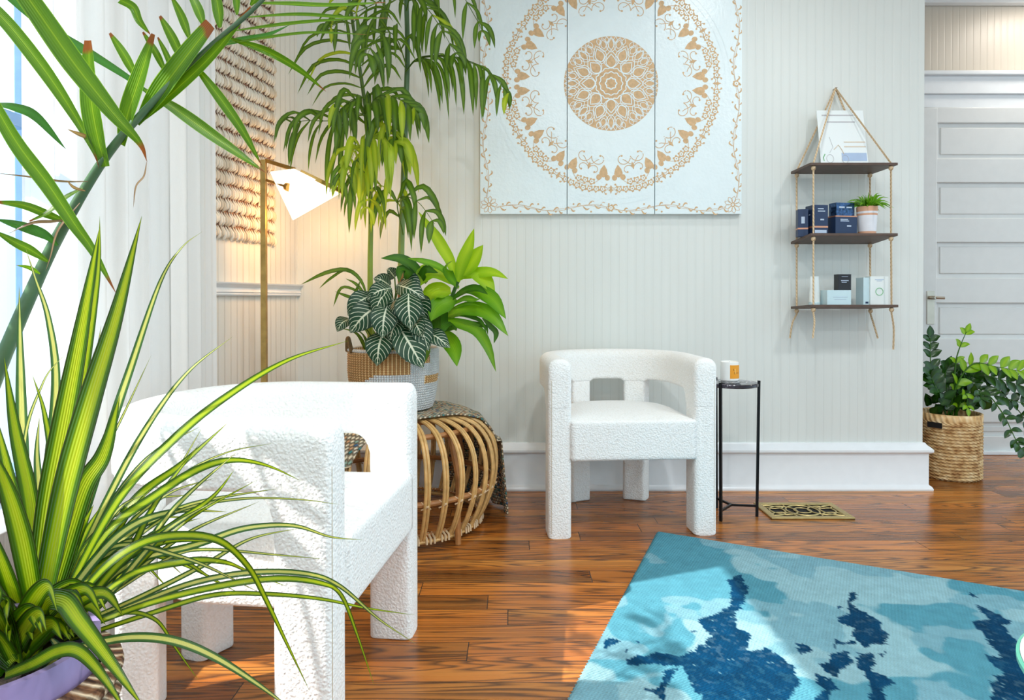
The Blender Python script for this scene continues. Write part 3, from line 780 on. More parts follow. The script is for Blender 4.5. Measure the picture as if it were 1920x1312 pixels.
# little plant in striped pot
M_terra = simple('peach_clay', (226, 172, 140), .7); M_potw = simple('white_glaze_bands', (238, 238, 244), .4)
pc = P(1625.5, 437, YS_ - .03); pc.z = tz(1, YS_ - .03) + .0065
rr = P(1644, 400, YS_ - .03).x - pc.x; hh = P(1625, 388, YS_ - .03).z - pc.z
lp = thing('houseplant', tuple(pc), 'small bushy green plant in a white banded peach pot on the middle shelf', 'houseplant')
m_ = MB(); prof = [(rr * .80, 0), (rr * .84, hh * .1)]
prof += [(rr * (.84 + .16 * t / 12), hh * (.1 + .8 * t / 12)) for t in range(1, 12)] + [(rr, hh), (rr * .9, hh), (rr * .88, hh * .9)]
m_.lathe(prof, pc, 28, mif=lambda a_, z: 0 if (z < hh * .14 or z > hh * .82 or (z / hh * 7) % 1 < .16) else 1); m_.build('pot', [M_terra, M_potw], lp)

def leafmat(name, stops, rough=.35, trans=.35, extra=None, bumpy=True):
    """colour across the leaf by u; noise along; lets some light through"""
    k = NT(name); uv = k.coord('UV'); s_ = k.n('SeparateXYZ'); k.set(s_.inputs[0], uv); u, v = s_.outputs[0], s_.outputs[1]
    c = k.ramp(u, stops)
    n = k.noise(k.coord(), 14, 3)
    c = k.mix(k.math('MULTIPLY', n, .5), c, k.mix(1.0, c, (.72, .78, .5, 1), 'MULTIPLY'))
    if extra: c = extra(k, u, v, c)
    k.base(c); k.rough(rough)
    if bumpy: k.bump(k.math('SINE', k.math('MULTIPLY', u, 60)), .0004, .6)
    tl = k.n('BsdfTranslucent'); k.set(tl.inputs[0], k.mix(1.0, c, (1.35, 1.3, .55, 1), 'MULTIPLY'))
    mx = k.n('MixShader'); mx.inputs[0].default_value = trans
    k.t.links.new(k.b.outputs[0], mx.inputs[1]); k.t.links.new(tl.outputs[0], mx.inputs[2]); k.t.links.new(mx.outputs[0], k.t.nodes['Material Output'].inputs[0])
    return k.m
def g(*c): return lin(c)
M_small = leafmat('shelf_plant_leaf', [(0, g(100, 170, 20)), (.5, g(150, 206, 60)), (1, g(100, 170, 20))])
m_ = MB(); r2 = random.Random(4)
for i in range(85):
    a_ = r2.uniform(0, 2 * PI); el = r2.uniform(.1, 1.3); l = r2.uniform(.06, .115)
    d = Vector((math.cos(a_) * math.cos(el), math.sin(a_) * math.cos(el), math.sin(el)))
    b_ = pc + Vector((math.cos(a_) * rr * .3, math.sin(a_) * rr * .3, hh - .004))
    if (b_ + d * l).y > YW - .02: d.y = -abs(d.y)
    m_.leaf([b_, b_ + d * l * .55, b_ + d * l + Vector((0, 0, -l * .35))], .0125, (0, -.8, .7), seg=6)
m_.build('foliage', M_small, lp, angle=0)

# ------------------------------------------------------------------ black side table and candle
tc_ = Vector((.952, 2.96, 0)); TH = P(1390, 716, 2.96).z; TR_ = .112
M_marble = NT('black_marble'); n = M_marble.noise(M_marble.coord(), 5, 5, .55, 1.2)
M_marble.base(M_marble.ramp(n, [(.40, lin((38, 34, 42))), (.49, lin((60, 54, 66))), (.505, lin((215, 212, 220))), (.53, lin((70, 62, 76))), (.7, lin((34, 30, 38)))])); M_marble.rough(.15); M_marble = M_marble.m
st = thing('side_table', tuple(tc_), 'small round black marble side table on three thin black legs', 'side table')
m_ = MB(); m_.lathe([(0.001, -.016), (TR_ - .003, -.016), (TR_, -.013), (TR_, -.003), (TR_ - .003, 0), (.001, 0)], (tc_.x, tc_.y, TH), 48, cap=False); m_.build('tabletop', M_marble, st)
foot = []
for a_ in (-130, -8, 108):
    a_ = math.radians(a_); t = Vector((tc_.x + (TR_ + .003) * math.cos(a_), tc_.y + (TR_ + .003) * math.sin(a_), TH + .008)); b_ = Vector((tc_.x + (TR_ - .004) * math.cos(a_), tc_.y + (TR_ - .004) * math.sin(a_), 0))
    m_ = MB(); m_.bar(b_, t, .011, .011, up=(math.cos(a_), math.sin(a_), 0)); m_.build('leg', M_dark, st, smooth=False); foot.append(b_.lerp(t, .075))
m_ = MB(); cen_ = sum(foot, Vector()) / 3
for f in foot: m_.bar(cen_, f, .009, .009)
m_.build('stretcher', M_dark, st, smooth=False)
cc_ = P(1368, 706, 2.93); cc_.z = TH + .0005
dish = MB(); dish.lathe([(.001, 0), (.040, 0), (.046, .004), (.046, .009), (.043, .009), (.04, .005), (.001, .005)], cc_, 36, cap=False)
kg = NT('clear_glass'); kg.base((.95, .97, .98, 1)); kg.b.inputs['Transmission Weight'].default_value = .9; kg.rough(.04)
tag(dish.build('coaster', kg.m, org=tuple(cc_)), 'clear glass coaster under the candle on the side table', 'coaster')
cd = thing('candle', (cc_.x, cc_.y, cc_.z + .0095), 'white jar candle with an orange label on the black side table', 'candle')
rj = .0385; hj = P(1368, 677, 2.93).z - cc_.z - .0095
M_jar = simple('milky_glass', (244, 242, 238), .15, vary=.02); M_or = simple('orange_label', (244, 160, 30), .5, vary=.05)
z0_ = cc_.z + .0095
m_ = MB(); m_.lathe([(.001, 0), (rj - .004, 0), (rj, .004), (rj, hj - .002), (rj - .002, hj), (rj - .004, hj - .004), (rj - .004, hj - .012), (.001, hj - .012)], (cc_.x, cc_.y, z0_), 40, cap=False); m_.build('jar', M_jar, cd)
m_ = MB(); n = 14; vs = []
for k in range(n + 1):
    a_ = math.radians(-105 + 78 * k / n)
    for r_, z in ((rj + .0003, .012), (rj + .0009, .012), (rj + .0009, hj - .014), (rj + .0003, hj - .014)): vs.append((cc_.x + r_ * math.cos(a_), cc_.y + r_ * math.sin(a_), z0_ + z))
m_.add(vs, [(k * 4 + j, (k + 1) * 4 + j, (k + 1) * 4 + (j + 1) % 4, k * 4 + (j + 1) % 4) for k in range(n) for j in range(4)])
def lab(a_, z, w_, h_, mi):
    a_ = math.radians(a_); c_ = Vector((cc_.x + (rj + .0011) * math.cos(a_), cc_.y + (rj + .0011) * math.sin(a_), z0_ + z)); m_.box(c_, (w_, .0006, h_), rz=a_ + PI / 2, mi=mi)
for a_, z, w_, h_ in ((-84, .050, .002, .008), (-80, .046, .003, .0015), (-78, .036, .002, .010), (-60, .036, .010, .0015), (-50, .036, .004, .003)): lab(a_, z, w_, h_, 1)
lab(-72, .044, .002, .02, 2)
m_.build('label', [M_or, simple('label_print', (150, 90, 20), .6), simple('label_highlight', (255, 225, 140), .6)], cd, smooth=False)
m_ = MB(); m_.tube([(cc_.x, cc_.y, z0_ + hj - .012), (cc_.x, cc_.y, z0_ + hj - .002)], .0012, 6); m_.build('wick', M_black, cd)

# ------------------------------------------------------------------ floor vent
vx0, vx1, vy0, vy1 = 1.105, 1.462, 2.897, 3.117
ve = thing('floor_vent', ((vx0 + vx1) / 2, (vy0 + vy1) / 2, 0), 'brass floor vent with scrolled openings in the wood floor', 'floor vent')
m_ = MB(); m_.box(((vx0 + vx1) / 2, (vy0 + vy1) / 2, .001), (vx1 - vx0 - .03, vy1 - vy0 - .03, .0016)); m_.build('duct_shade_plate', M_black, ve, smooth=False)  # thin black plate paints the dark of the duct below the grille
m_ = MB(); b = .028
for c_, s_ in ((((vx0 + vx1) / 2, vy0 + b / 2), (vx1 - vx0, b)), (((vx0 + vx1) / 2, vy1 - b / 2), (vx1 - vx0, b)), ((vx0 + b / 2, (vy0 + vy1) / 2), (b, vy1 - vy0 - 2 * b)), ((vx1 - b / 2, (vy0 + vy1) / 2), (b, vy1 - vy0 - 2 * b))):
    m_.box((c_[0], c_[1], .0045), (s_[0], s_[1], .009))
m_.build('frame', M_brass2, ve, bevel=.003)
m_ = MB(); cx, cy = (vx0 + vx1) / 2, (vy0 + vy1) / 2
ix0, ix1, iy0, iy1 = vx0 + b, vx1 - b, vy0 + b, vy1 - b
def ring3(x, y, r, wd=.0032):
    pts = [(x + r * math.cos(2 * PI * k / 36), y + r * math.sin(2 * PI * k / 36)) for k in range(36)]
    # open runs inside the frame only
    run = []
    for p in pts + [pts[0]]:
        if ix0 - .004 < p[0] < ix1 + .004 and iy0 - .004 < p[1] < iy1 + .004: run.append((p[0], p[1], .0055))
        else:
            if len(run) > 1: m_.tube(run, wd, 6, flat=.7)
            run = []
    if len(run) > 1: m_.tube(run, wd, 6, flat=.7)
ring3(cx, cy, .036); ring3(cx, cy, .070, .004)
for sx in (-1, 1):
    ring3(cx + sx * .085, cy, .058, .004); ring3(cx + sx * .150, cy, .070, .004); ring3(cx + sx * .11, cy + .082, .055); ring3(cx + sx * .11, cy - .082, .055)
m_.build('grille', M_brass2, ve)

# ------------------------------------------------------------------ rug
def vnoise(x, y, seed):
    r_ = np.random.RandomState(seed); tab = r_.rand(256, 256)
    xi = np.floor(x).astype(int); yi = np.floor(y).astype(int); fx = x - xi; fy = y - yi
    fx = fx * fx * (3 - 2 * fx); fy = fy * fy * (3 - 2 * fy)
    def t(a_, b_): return tab[a_ % 256, b_ % 256]
    return (t(xi, yi) * (1 - fx) + t(xi + 1, yi) * fx) * (1 - fy) + (t(xi, yi + 1) * (1 - fx) + t(xi + 1, yi + 1) * fx) * fy
def fbm(x, y, seed, o=4):
    s_ = 0; a_ = .5
    for i in range(o): s_ = s_ + a_ * vnoise(x * 2 ** i, y * 2 ** i, seed + i); a_ *= .5
    return s_ / (1 - .5 ** o)
RC_ = FL(1232, 999); ra = (FL(1065, 1312) - RC_).normalized(); rb = (FL(1920, 1112) - RC_).normalized()
RW_, RL_ = 1.75, 2.35; NU, NV = 330, 440
uu, vv = np.meshgrid(np.linspace(0, RW_, NU), np.linspace(0, RL_, NV))
eu = .004 * np.sin(vv * 40); RX = RC_.x + ra.x * vv + rb.x * uu; RY = RC_.y + ra.y * vv + rb.y * uu
RX = RX + np.where(uu < .003, rb.x * .004 * np.sin(vv * 420), 0); RY = RY + np.where(vv < .003, ra.y * .003 * np.sin(uu * 420), 0)
edge = np.minimum(np.minimum(uu, vv), np.minimum(RW_ - uu, RL_ - vv))
RZ = .0022 + .009 * np.clip(edge / .012, 0, 1) ** .5 + .0012 * (fbm(uu * 60, vv * 60, 5, 2) - .5)
def crop2floor(p): q = FL(1040 + p[0] * .4583, 980 + p[1] * .4583); return (q.x, q.y)
dark = [
 [(605, 410), (660, 388), (715, 365), (722, 300), (712, 250), (740, 228), (778, 232), (790, 300), (772, 345), (735, 400), (745, 440), (800, 470), (780, 540), (860, 530), (930, 570), (990, 600), (1005, 680), (950, 760), (620, 760), (540, 660), (520, 610), (400, 590), (300, 600), (290, 575), (330, 560), (420, 548), (520, 560), (580, 540), (650, 480), (600, 440)],
 [(190, 492), (225, 484), (258, 503), (235, 515), (215, 532), (195, 525)], [(985, 510), (1015, 512), (1048, 540), (1010, 560), (990, 540)],
 [(1200, 300), (1228, 298), (1222, 340), (1240, 365), (1290, 395), (1335, 425), (1358, 480), (1350, 515), (1300, 515), (1270, 525), (1225, 490), (1220, 450), (1160, 420), (1150, 395), (1215, 385)],
 [(1145, 492), (1180, 505), (1225, 492), (1225, 510), (1165, 520), (1152, 537)],
 [(1078, 600), (1130, 585), (1125, 555), (1190, 550), (1200, 545), (1232, 592), (1190, 600), (1160, 650), (1140, 655), (1100, 625)],
 [(1240, 552), (1305, 555), (1312, 600), (1290, 625), (1330, 640), (1405, 668), (1350, 690), (1380, 760), (1280, 760), (1290, 700), (1275, 650), (1250, 615)],
 [(1068, 640), (1110, 655), (1172, 700), (1130, 700), (1100, 760), (1050, 760), (1085, 690)],
 [(1720, 345), (1780, 370), (1830, 395), (1875, 428), (1830, 432), (1870, 470), (1925, 540), (1960, 640), (1960, 790), (1860, 790), (1850, 700), (1790, 640), (1840, 640), (1760, 560), (1820, 575), (1780, 520), (1735, 450), (1720, 420), (1765, 410), (1735, 370)],
 [(1768, 660), (1830, 668), (1850, 700), (1900, 760), (1820, 790), (1790, 720)],
 [(460, 612), (492, 612), (480, 680), (450, 700), (440, 740), (385, 700), (430, 690)],
 [(1700, 295), (1725, 308), (1750, 325), (1715, 318)], [(1155, 352), (1190, 362), (1160, 368)], [(330, 500), (345, 512), (328, 512)], [(280, 530), (300, 545), (285, 552)], [(1335, 555), (1352, 548), (1350, 568)], [(560, 455), (580, 462), (565, 470)]]
jx = RX + .030 * (fbm(RX * 26, RY * 26, 21, 3) - .5); jy = RY + .030 * (fbm(RX * 26, RY * 26, 31, 3) - .5)
jx = np.round(jx / .006) * .006; jy = np.round(jy / .006) * .006
msk = np.zeros(RX.shape)
for pg in dark:
    q = [crop2floor(p) for p in pg]; ins = np.zeros(RX.shape, bool)
    for i in range(len(q)):
        x1, y1 = q[i]; x2, y2 = q[i - 1]
        if y1 == y2: continue
        ins ^= ((y1 > jy) != (y2 > jy)) & (jx < (x2 - x1) * (jy - y1) / (y2 - y1) + x1)
    msk = np.maximum(msk, ins)
beyond = (RY < 1.55) & (fbm(RX * 5, RY * 5, 71, 4) > .62); msk = np.maximum(msk, beyond)
n1 = fbm(RX * 3.2 + 5, RY * 3.2, 41, 4); n2 = fbm(RX * 5 + 9, RY * 5, 51, 4)
cp = [np.array(lin(c_)[:3]) for c_ in ((140, 180, 190), (82, 146, 164), (118, 164, 178), (0, 58, 92))]
def step(x, a_, b_): t = np.clip((x - a_) / (b_ - a_), 0, 1)[..., None]; return t * t * (3 - 2 * t)
C_ = cp[0] * (1 - step(n1, .47, .50)) + cp[1] * step(n1, .47, .50)
C_ = C_ * (1 - step(n2, .55, .58)) + cp[2] * step(n2, .55, .58)
C_ = C_ * (.88 + .24 * fbm(RX * 45, RY * 45, 61, 2))[..., None]
kd = (msk * (.9 + .1 * (fbm(RX * 90, RY * 90, 81, 1) > .3)))[..., None]
C_ = C_ * (1 - kd) + cp[3] * (.7 + .6 * fbm(RX * 30, RY * 30, 91, 2))[..., None] * kd
speck = ((vnoise(RX * 260, RY * 260, 95) > .95) & (msk > 0))[..., None]; C_ = np.where(speck, cp[2] * .8, C_)
me = bpy.data.meshes.new('area_rug')
V = np.stack([RX, RY, RZ], -1).reshape(-1, 3); idx = np.arange(NU * NV).reshape(NV, NU)
Fq = np.stack([idx[:-1, :-1], idx[1:, :-1], idx[1:, 1:], idx[:-1, 1:]], -1).reshape(-1, 4)
bot = [(RC_.x + ra.x * v_ + rb.x * u_, RC_.y + ra.y * v_ + rb.y * u_, .001) for u_, v_ in ((0, 0), (RW_, 0), (RW_, RL_), (0, RL_))]
me.from_pydata([tuple(v_) for v_ in V] + bot, [], [tuple(f) for f in Fq.tolist()] + [(NU * NV, NU * NV + 1, NU * NV + 2, NU * NV + 3)])
at_ = me.color_attributes.new('pile', 'FLOAT_COLOR', 'POINT')
cols = np.ones((len(me.vertices), 4), np.float32); cols[:NU * NV, :3] = np.clip(C_, 0, 1).reshape(-1, 3); cols[NU * NV:, :3] = .3
at_.data.foreach_set('color', cols.ravel()); me.polygons.foreach_set('use_smooth', [True] * len(me.polygons))
k = NT('rug_pile'); an = k.n('Attribute', attribute_name='pile'); k.base(an.outputs['Color']); k.rough(.9)
ang = math.atan2(rb.y, rb.x)
mp = k.mapping(k.coord(), (1, 1, 1), rot=(0, 0, -ang)); sx_ = k.n('SeparateXYZ'); k.set(sx_.inputs[0], mp)
wv = k.math('ADD', k.math('SINE', k.math('MULTIPLY', sx_.outputs[1], 900)), k.math('MULTIPLY', k.math('SINE', k.math('MULTIPLY', sx_.outputs[0], 700)), .6))
k.bump(k.math('ADD', wv, k.math('MULTIPLY', k.noise(k.coord(), 300, 2), 2)), .0010, .7); k.b.inputs['Specular IOR Level'].default_value = .1
me.materials.append(k.m); me.update()
rg_ = bpy.data.objects.new('area_rug', me); col.objects.link(rg_)
tag(rg_, 'teal abstract patterned rug with dark blue patches on the wood floor', 'rug')

# ------------------------------------------------------------------ coffee table at the right edge
ct = Vector((.879, .83, .45)); M_mint = simple('mint_glass_edge', (120, 222, 190), .15); M_ctop = simple('white_table_top', (240, 246, 244), .2, vary=.02)
tb = thing('round_table', (ct.x, ct.y, .0125), 'round white table with a mint green rim at the right edge of the photo', 'table')
m_ = MB(); m_.lathe([(.001, -.012), (.205, -.012), (.212, -.008), (.212, -.002), (.208, 0)], (ct.x, ct.y, ct.z), 72, cap=False); m_.build('rim', M_mint, tb)
m_ = MB(); m_.lathe([(.001, -.006), (.2075, -.006), (.2075, .0006), (.001, .0012)], (ct.x, ct.y, ct.z), 72, cap=False); m_.build('tabletop', M_ctop, tb)
m_ = MB(); m_.lathe([(.001, 0), (.13, 0), (.13, .008), (.02, .014), (.016, .03), (.016, .42), (.05, .425), (.001, .425)], (ct.x, ct.y, .0125), 32, cap=False); m_.build('pedestal', M_ctop, tb)

# ------------------------------------------------------------------ rattan stool, throw, planter basket
SCN = Vector((-.485, 2.86, 0))
M_rat = simple('rattan_cane', (230, 184, 116), .4, vary=.16, nscale=35)
M_rat2 = simple('dark_rattan_pole', (188, 128, 74), .4, vary=.18, nscale=25)
M_bind = simple('pale_cane_binding', (226, 196, 156), .5, vary=.1)
sl = thing('rattan_stool', tuple(SCN), 'round rattan stool of bent canes by the back wall, plant basket on it', 'stool')
def rib_prof():
    ctl = [Vector((.20, .462)), Vector((.28, .455)), Vector((.355, .425)), Vector((.405, .36)), Vector((.422, .27)), Vector((.412, .18)), Vector((.385, .10)), Vector((.352, .035))]
    return spline([Vector((p.x, 0, p.y)) for p in ctl], 21)
RP = rib_prof()
NR = 36
for i in range(NR):
    a_ = 2 * PI * (i + .5) / NR; d = Vector((math.cos(a_), math.sin(a_), 0)); t_ = Vector((-d.y, d.x, 0))
    m_ = MB()
    for o in (-.0062, .0062): m_.tube([SCN + d * p.x + t_ * o + Vector((0, 0, p.z)) for p in RP], .0066, 7)
    p = RP[15]; m_.tube([SCN + d * (p.x - .012) + t_ * (-.018) + Vector((0, 0, p.z + .014)), SCN + d * (p.x + .009) + t_ * 0 + Vector((0, 0, p.z)), SCN + d * (p.x - .012) + t_ * .018 + Vector((0, 0, p.z - .014))], .0032, 5, mi=1)
    m_.tube([SCN + d * (p.x - .012) + t_ * (.018) + Vector((0, 0, p.z + .014)), SCN + d * (p.x + .0105) + t_ * 0 + Vector((0, 0, p.z)), SCN + d * (p.x - .012) + t_ * -.018 + Vector((0, 0, p.z - .014))], .0032, 5, mi=1)
    m_.build('rib', [M_rat, M_bind], sl)
def hoop(name, r, z, th, mat):
    m_ = MB(); m_.tube([SCN + Vector((r * math.cos(2 * PI * k / 64), r * math.sin(2 * PI * k / 64), z)) for k in range(64)], th, 8, closed=True); return m_.build(name, mat, sl)
hoop('top_hoop', .20, .450, .011, M_rat2); hoop('shoulder_hoop', .335, .418, .011, M_rat2); hoop('middle_hoop', .398, .185, .011, M_rat2)
hoop('bottom_hoop', .352, .030, .008, M_rat); hoop('bottom_hoop', .340, .052, .006, M_rat2)
m_ = MB()
for i in range(NR * 4):
    a_ = 2 * PI * i / (NR * 4)
    if i % 4 == 2: continue
    d = Vector((math.cos(a_), math.sin(a_), 0)); m_.tube([SCN + d * .335 + Vector((0, 0, .056)), SCN + d * .361 + Vector((0, 0, .044)), SCN + d * .363 + Vector((0, 0, .022))], .0042, 5)
tag(m_.build('binding', M_bind, sl), kind='stuff')
m_ = MB()
for a_ in range(0, 180, 20):
    a_ = math.radians(a_); d = Vector((math.cos(a_), math.sin(a_), 0)); m_.tube([SCN + d * .2 + Vector((0, 0, .458)), SCN - d * .2 + Vector((0, 0, .458))], .005, 5)
m_.lathe([(.001, .452), (.20, .452), (.20, .462), (.001, .462)], SCN, 40, cap=False)
m_.build('seat_top', M_rat, sl)
for a_ in (-42, 48, 138, 228):
    a_ = math.radians(a_); d = Vector((math.cos(a_), math.sin(a_), 0)); m_ = MB(); m_.tube([SCN + d * .375 + Vector((0, 0, 0)), SCN + d * .372 + Vector((0, 0, .1)), SCN + d * .378 + Vector((0, 0, .25)), SCN + d * .33 + Vector((0, 0, .41))], .012, 8); m_.build('leg', M_rat2, sl)
# throw
k = NT('crochet_throw'); uv = k.coord('UV'); s_ = k.n('SeparateXYZ'); k.set(s_.inputs[0], uv)
fu = k.math('MULTIPLY', s_.outputs[0], 104.0); fv_ = k.math('MULTIPLY', s_.outputs[1], 34.0)
cu = k.math('FLOOR', fu); off = k.math('MULTIPLY', k.math('MODULO', cu, 2.0), .5)
fv2 = k.math('ADD', fv_, off); cvv = k.math('FLOOR', fv2)
cb = k.n('CombineXYZ'); k.set(cb.inputs[0], cu); k.set(cb.inputs[1], cvv); wn = k.n('TexWhiteNoise', noise_dimensions='2D'); k.set(wn.inputs['Vector'], cb.outputs[0])
cc = k.ramp(wn.outputs['Value'], [(0, g(238, 222, 190)), (.38, g(226, 184, 138)), (.50, g(150, 178, 160)), (.60, g(214, 160, 116)), (.70, g(70, 138, 138)), (.78, g(232, 220, 198)), (.95, g(70, 110, 148))], 'CONSTANT')
du = k.math('ABSOLUTE', k.math('SUBTRACT', k.math('FRACT', fu), .5)); dv = k.math('ABSOLUTE', k.math('SUBTRACT', k.math('FRACT', fv2), .5))
e_ = k.math('ADD', k.math('MULTIPLY', du, 1.0), dv); e2 = k.ramp(e_, [(.3, (1, 1, 1)), (.72, (0, 0, 0))])
k.base(k.mix(e2, lin((132, 118, 96)), cc)); k.rough(.9); k.bump(e2, .008, 1.0); M_throw = k.m
TD = Vector((math.cos(math.radians(41)), math.sin(math.radians(41)), 0)); TN = Vector((TD.y, -TD.x, 0))
def topz(r):
    pr = [(0, .466), (.2, .474), (.28, .468), (.355, .438), (.405, .374), (.425, .33)]
    for (a_, za), (b2, zb2) in zip(pr, pr[1:]):
        if r <= b2: return za + (zb2 - za) * (r - a_) / (b2 - a_)
    return pr[-1][1]
NUt, NVt = 170, 60; lenL, lenR = .17, .47; r2 = random.Random(5); vs = []; uvs = []
NVv = NVt
for i in range(NUt + 1):
    for j in range(NVt + 1):
        v_ = -.21 + .46 * j / NVt; rm = math.sqrt(.43 ** 2 - v_ ** 2); ext_l = .11 + .03 * math.sin(v_ * 14); ext_r = .325
        s = -(rm + ext_l) + (2 * rm + ext_l + ext_r) * i / NUt
        if abs(s) <= rm:
            p = SCN + TD * s + TN * v_; R_ = math.hypot(s, v_); z = topz(R_) + .006
        else:
            e = abs(s) - rm; sg = 1 if s > 0 else -1
            fold = .012 * math.sin(v_ * 46 + 1) * min(1, e / .15)
            p = SCN + TD * sg * (rm + .016 + min(e, .3) * .12 + fold) + TN * v_; z = topz(.43) + .006 - e
            z = max(z, .006)
        z += .002 * math.sin(s * 60) * math.sin(v_ * 50)
        vs.append((p.x, p.y, z)); uvs.append((i / NUt, j / NVt))
m_ = MB(); K = NVt + 1
m_.add(vs, [(i * K + j, (i + 1) * K + j, (i + 1) * K + j + 1, i * K + j + 1) for i in range(NUt) for j in range(NVt)], 0, uvs)
tw_ = m_.build('throw_blanket', M_throw, org=tuple(SCN + Vector((0, 0, .47))), angle=0)
md = tw_.modifiers.new('thickness', 'SOLIDIFY'); md.thickness = .006; md.offset = 0
tag(tw_, 'multicoloured crochet throw draped over the rattan stool to the floor', 'blanket')

# planter basket
PB = P(738, 560, 2.86); PB.z = .4825
ztop = P(738, 652, 2.86).z - PB.z; RT = .187
M_nat = NT('natural_seagrass'); uv = M_nat.coord('UV'); s_ = M_nat.n('SeparateXYZ'); M_nat.set(s_.inputs[0], uv)
st_ = M_nat.math('FRACT', M_nat.math('MULTIPLY', s_.outputs[0], 74)); M_nat.base(M_nat.ramp(st_, [(0, g(238, 206, 150)), (.28, g(238, 206, 150)), (.32, g(160, 112, 62)), (.65, g(190, 140, 84)), (.98, g(150, 102, 56))])); M_nat.rough(.75); M_nat.bump(st_, .004); M_nat = M_nat.m
M_wht = NT('white_woven_cord'); uv = M_wht.coord('UV'); s_ = M_wht.n('SeparateXYZ'); M_wht.set(s_.inputs[0], uv)
st_ = M_wht.math('SINE', M_wht.math('MULTIPLY', s_.outputs[0], 2 * PI * 110)); M_wht.base(M_wht.ramp(st_, [(0, g(222, 222, 222)), (.6, g(248, 248, 246))])); M_wht.rough(.8); M_wht.bump(st_, .003); M_wht = M_wht.m
pk = thing('planter_basket', tuple(PB), 'round woven basket in white and natural straw on the rattan stool', 'basket')
def coil_prof(H_, rt, rbm, nco, bulge):
    pr = [(.001, 0), (rbm * .8, 0)]
    for i in range(nco):
        t0 = i / nco
        for q in (0, .25, .5, .75):
            t = t0 + q / nco; r_ = rbm + (rt - rbm) * min(1, t * 1.6) ** .5 if bulge else rbm + (rt - rbm) * t
            pr.append((r_ + .0055 * math.sin(PI * q) - .002, .004 + (H_ - .004) * t))
    pr += [(rt, H_), (rt - .006, H_ + .004), (rt - .014, H_ - .002), (rt - .016, H_ * .75), (.001, H_ * .75)]
    return pr
def two_tone(a_, z):
    q = z / ztop; a_ = math.degrees(a_) % 360          # facing camera = 270
    if q > .965: return 1
    st = math.floor(q * 24) / 24
    lim = 228 + 44 * (st - .1) / .55 if st < .62 else 272 - 0 * st
    lim = 225 + max(0, (st - .38)) * 150
    if 130 < a_ < lim and st > .28: return 0
    if st > .62 and .86 > st and lim - 1 <= a_ < 300 and st < .80: return 0
    if a_ > 318 and .78 < st < .9 and a_ < 330: return 0
    if a_ > 322 and .45 < st < .55: return 0
    return 1
m_ = MB(); m_.lathe(coil_prof(ztop, RT, .155, 26, True), PB, 120, cap=False, mif=two_tone); m_.build('basket_body', [M_nat, M_wht], pk, angle=0)
m_ = MB()
for s0 in (204,):
    pts = []
    for q in range(13):
        t = q / 12; a_ = math.radians(s0 - 14 + 28 * t); pts.append(PB + Vector((RT * 1.01 * math.cos(a_), RT * 1.01 * math.sin(a_), ztop - .01 + .055 * math.sin(PI * t))))
    m_.tube(pts, .009, 8)
m_.build('handle', M_nat, pk)
M_soil = simple('potting_soil', (52, 38, 28), .95, vary=.4, nscale=60, bump=.004)
m_ = MB(); m_.lathe([(.001, ztop * .80), (RT - .02, ztop * .79), (RT - .02, ztop * .82), (.001, ztop * .84)], PB, 32, cap=False); m_.build('soil', M_soil, pk)
SOIL = Vector((PB.x, PB.y, PB.z + ztop * .83))

# ------------------------------------------------------------------ plants in the basket
M_palm = leafmat('palm_leaf', [(0, g(62, 98, 12)), (.5, g(110, 148, 34)), (1, g(62, 98, 12))], trans=.35)
M_palmy = leafmat('yellowing_palm_leaf', [(0, g(150, 180, 20)), (.5, g(196, 212, 60)), (1, g(150, 180, 20))], trans=.4)
k = NT('palm_cane'); s_ = k.n('SeparateXYZ'); k.set(s_.inputs[0], k.coord())
k.base(k.ramp(k.math('ADD', s_.outputs[2], k.math('MULTIPLY', k.noise(k.coord(), 30, 2), .03)), [(.03, g(150, 96, 56)), (.09, g(176, 122, 66)), (.12, g(160, 176, 50)), (.5, g(130, 152, 50)), (.95, g(80, 108, 46))])); k.rough(.45); M_cane = k.m
k = NT('brown_palm_cane'); s_ = k.n('SeparateXYZ'); k.set(s_.inputs[0], k.coord())
k.base(k.ramp(k.math('ADD', s_.outputs[2], k.math('MULTIPLY', k.noise(k.coord(), 30, 2), .03)), [(.03, g(120, 74, 50)), (.3, g(170, 112, 62)), (.37, g(186, 130, 66)), (.385, g(150, 168, 80)), (.7, g(100, 128, 84)), (1, g(80, 110, 70))])); k.rough(.45); M_cane2 = k.m
pl = thing('parlour_palm', tuple(SOIL), 'tall palm with drooping fronds in the woven basket on the stool', 'palm')
YP = 2.84
def tube_px(m_, pts, r, Y, n=8, mi=0, seg=24): m_.tube(spline([P(x, y, Y if not isinstance(Y, (list, tuple)) else Y[i]) for i, (x, y) in enumerate(pts)], seg), r, n, mi)
s1 = MB(); base1 = P(694, 560, YP + .02); base1.z = SOIL.z
c1 = spline([base1] + [P(x, y, YP + .02) for x, y in ((694, 500), (695, 400), (691, 256), (680, 165), (662, 48), (648, -60))], 30)
s1.tube(c1, [.0125 - .007 * i / len(c1) for i in range(len(c1))], 8); s1.build('stem', M_cane, pl)
s2 = MB(); base2 = P(752, 560, YP + .05); base2.z = SOIL.z
c2 = spline([base2] + [P(x, y, YP + .05) for x, y in ((752, 500), (753, 440), (757, 330), (761, 200), (764, 100), (762, 0), (760, -80))], 30)
s2.tube(c2, [.0150 - .006 * i / len(c2) for i in range(len(c2))], 8); s2.build('stem', M_cane2, pl)
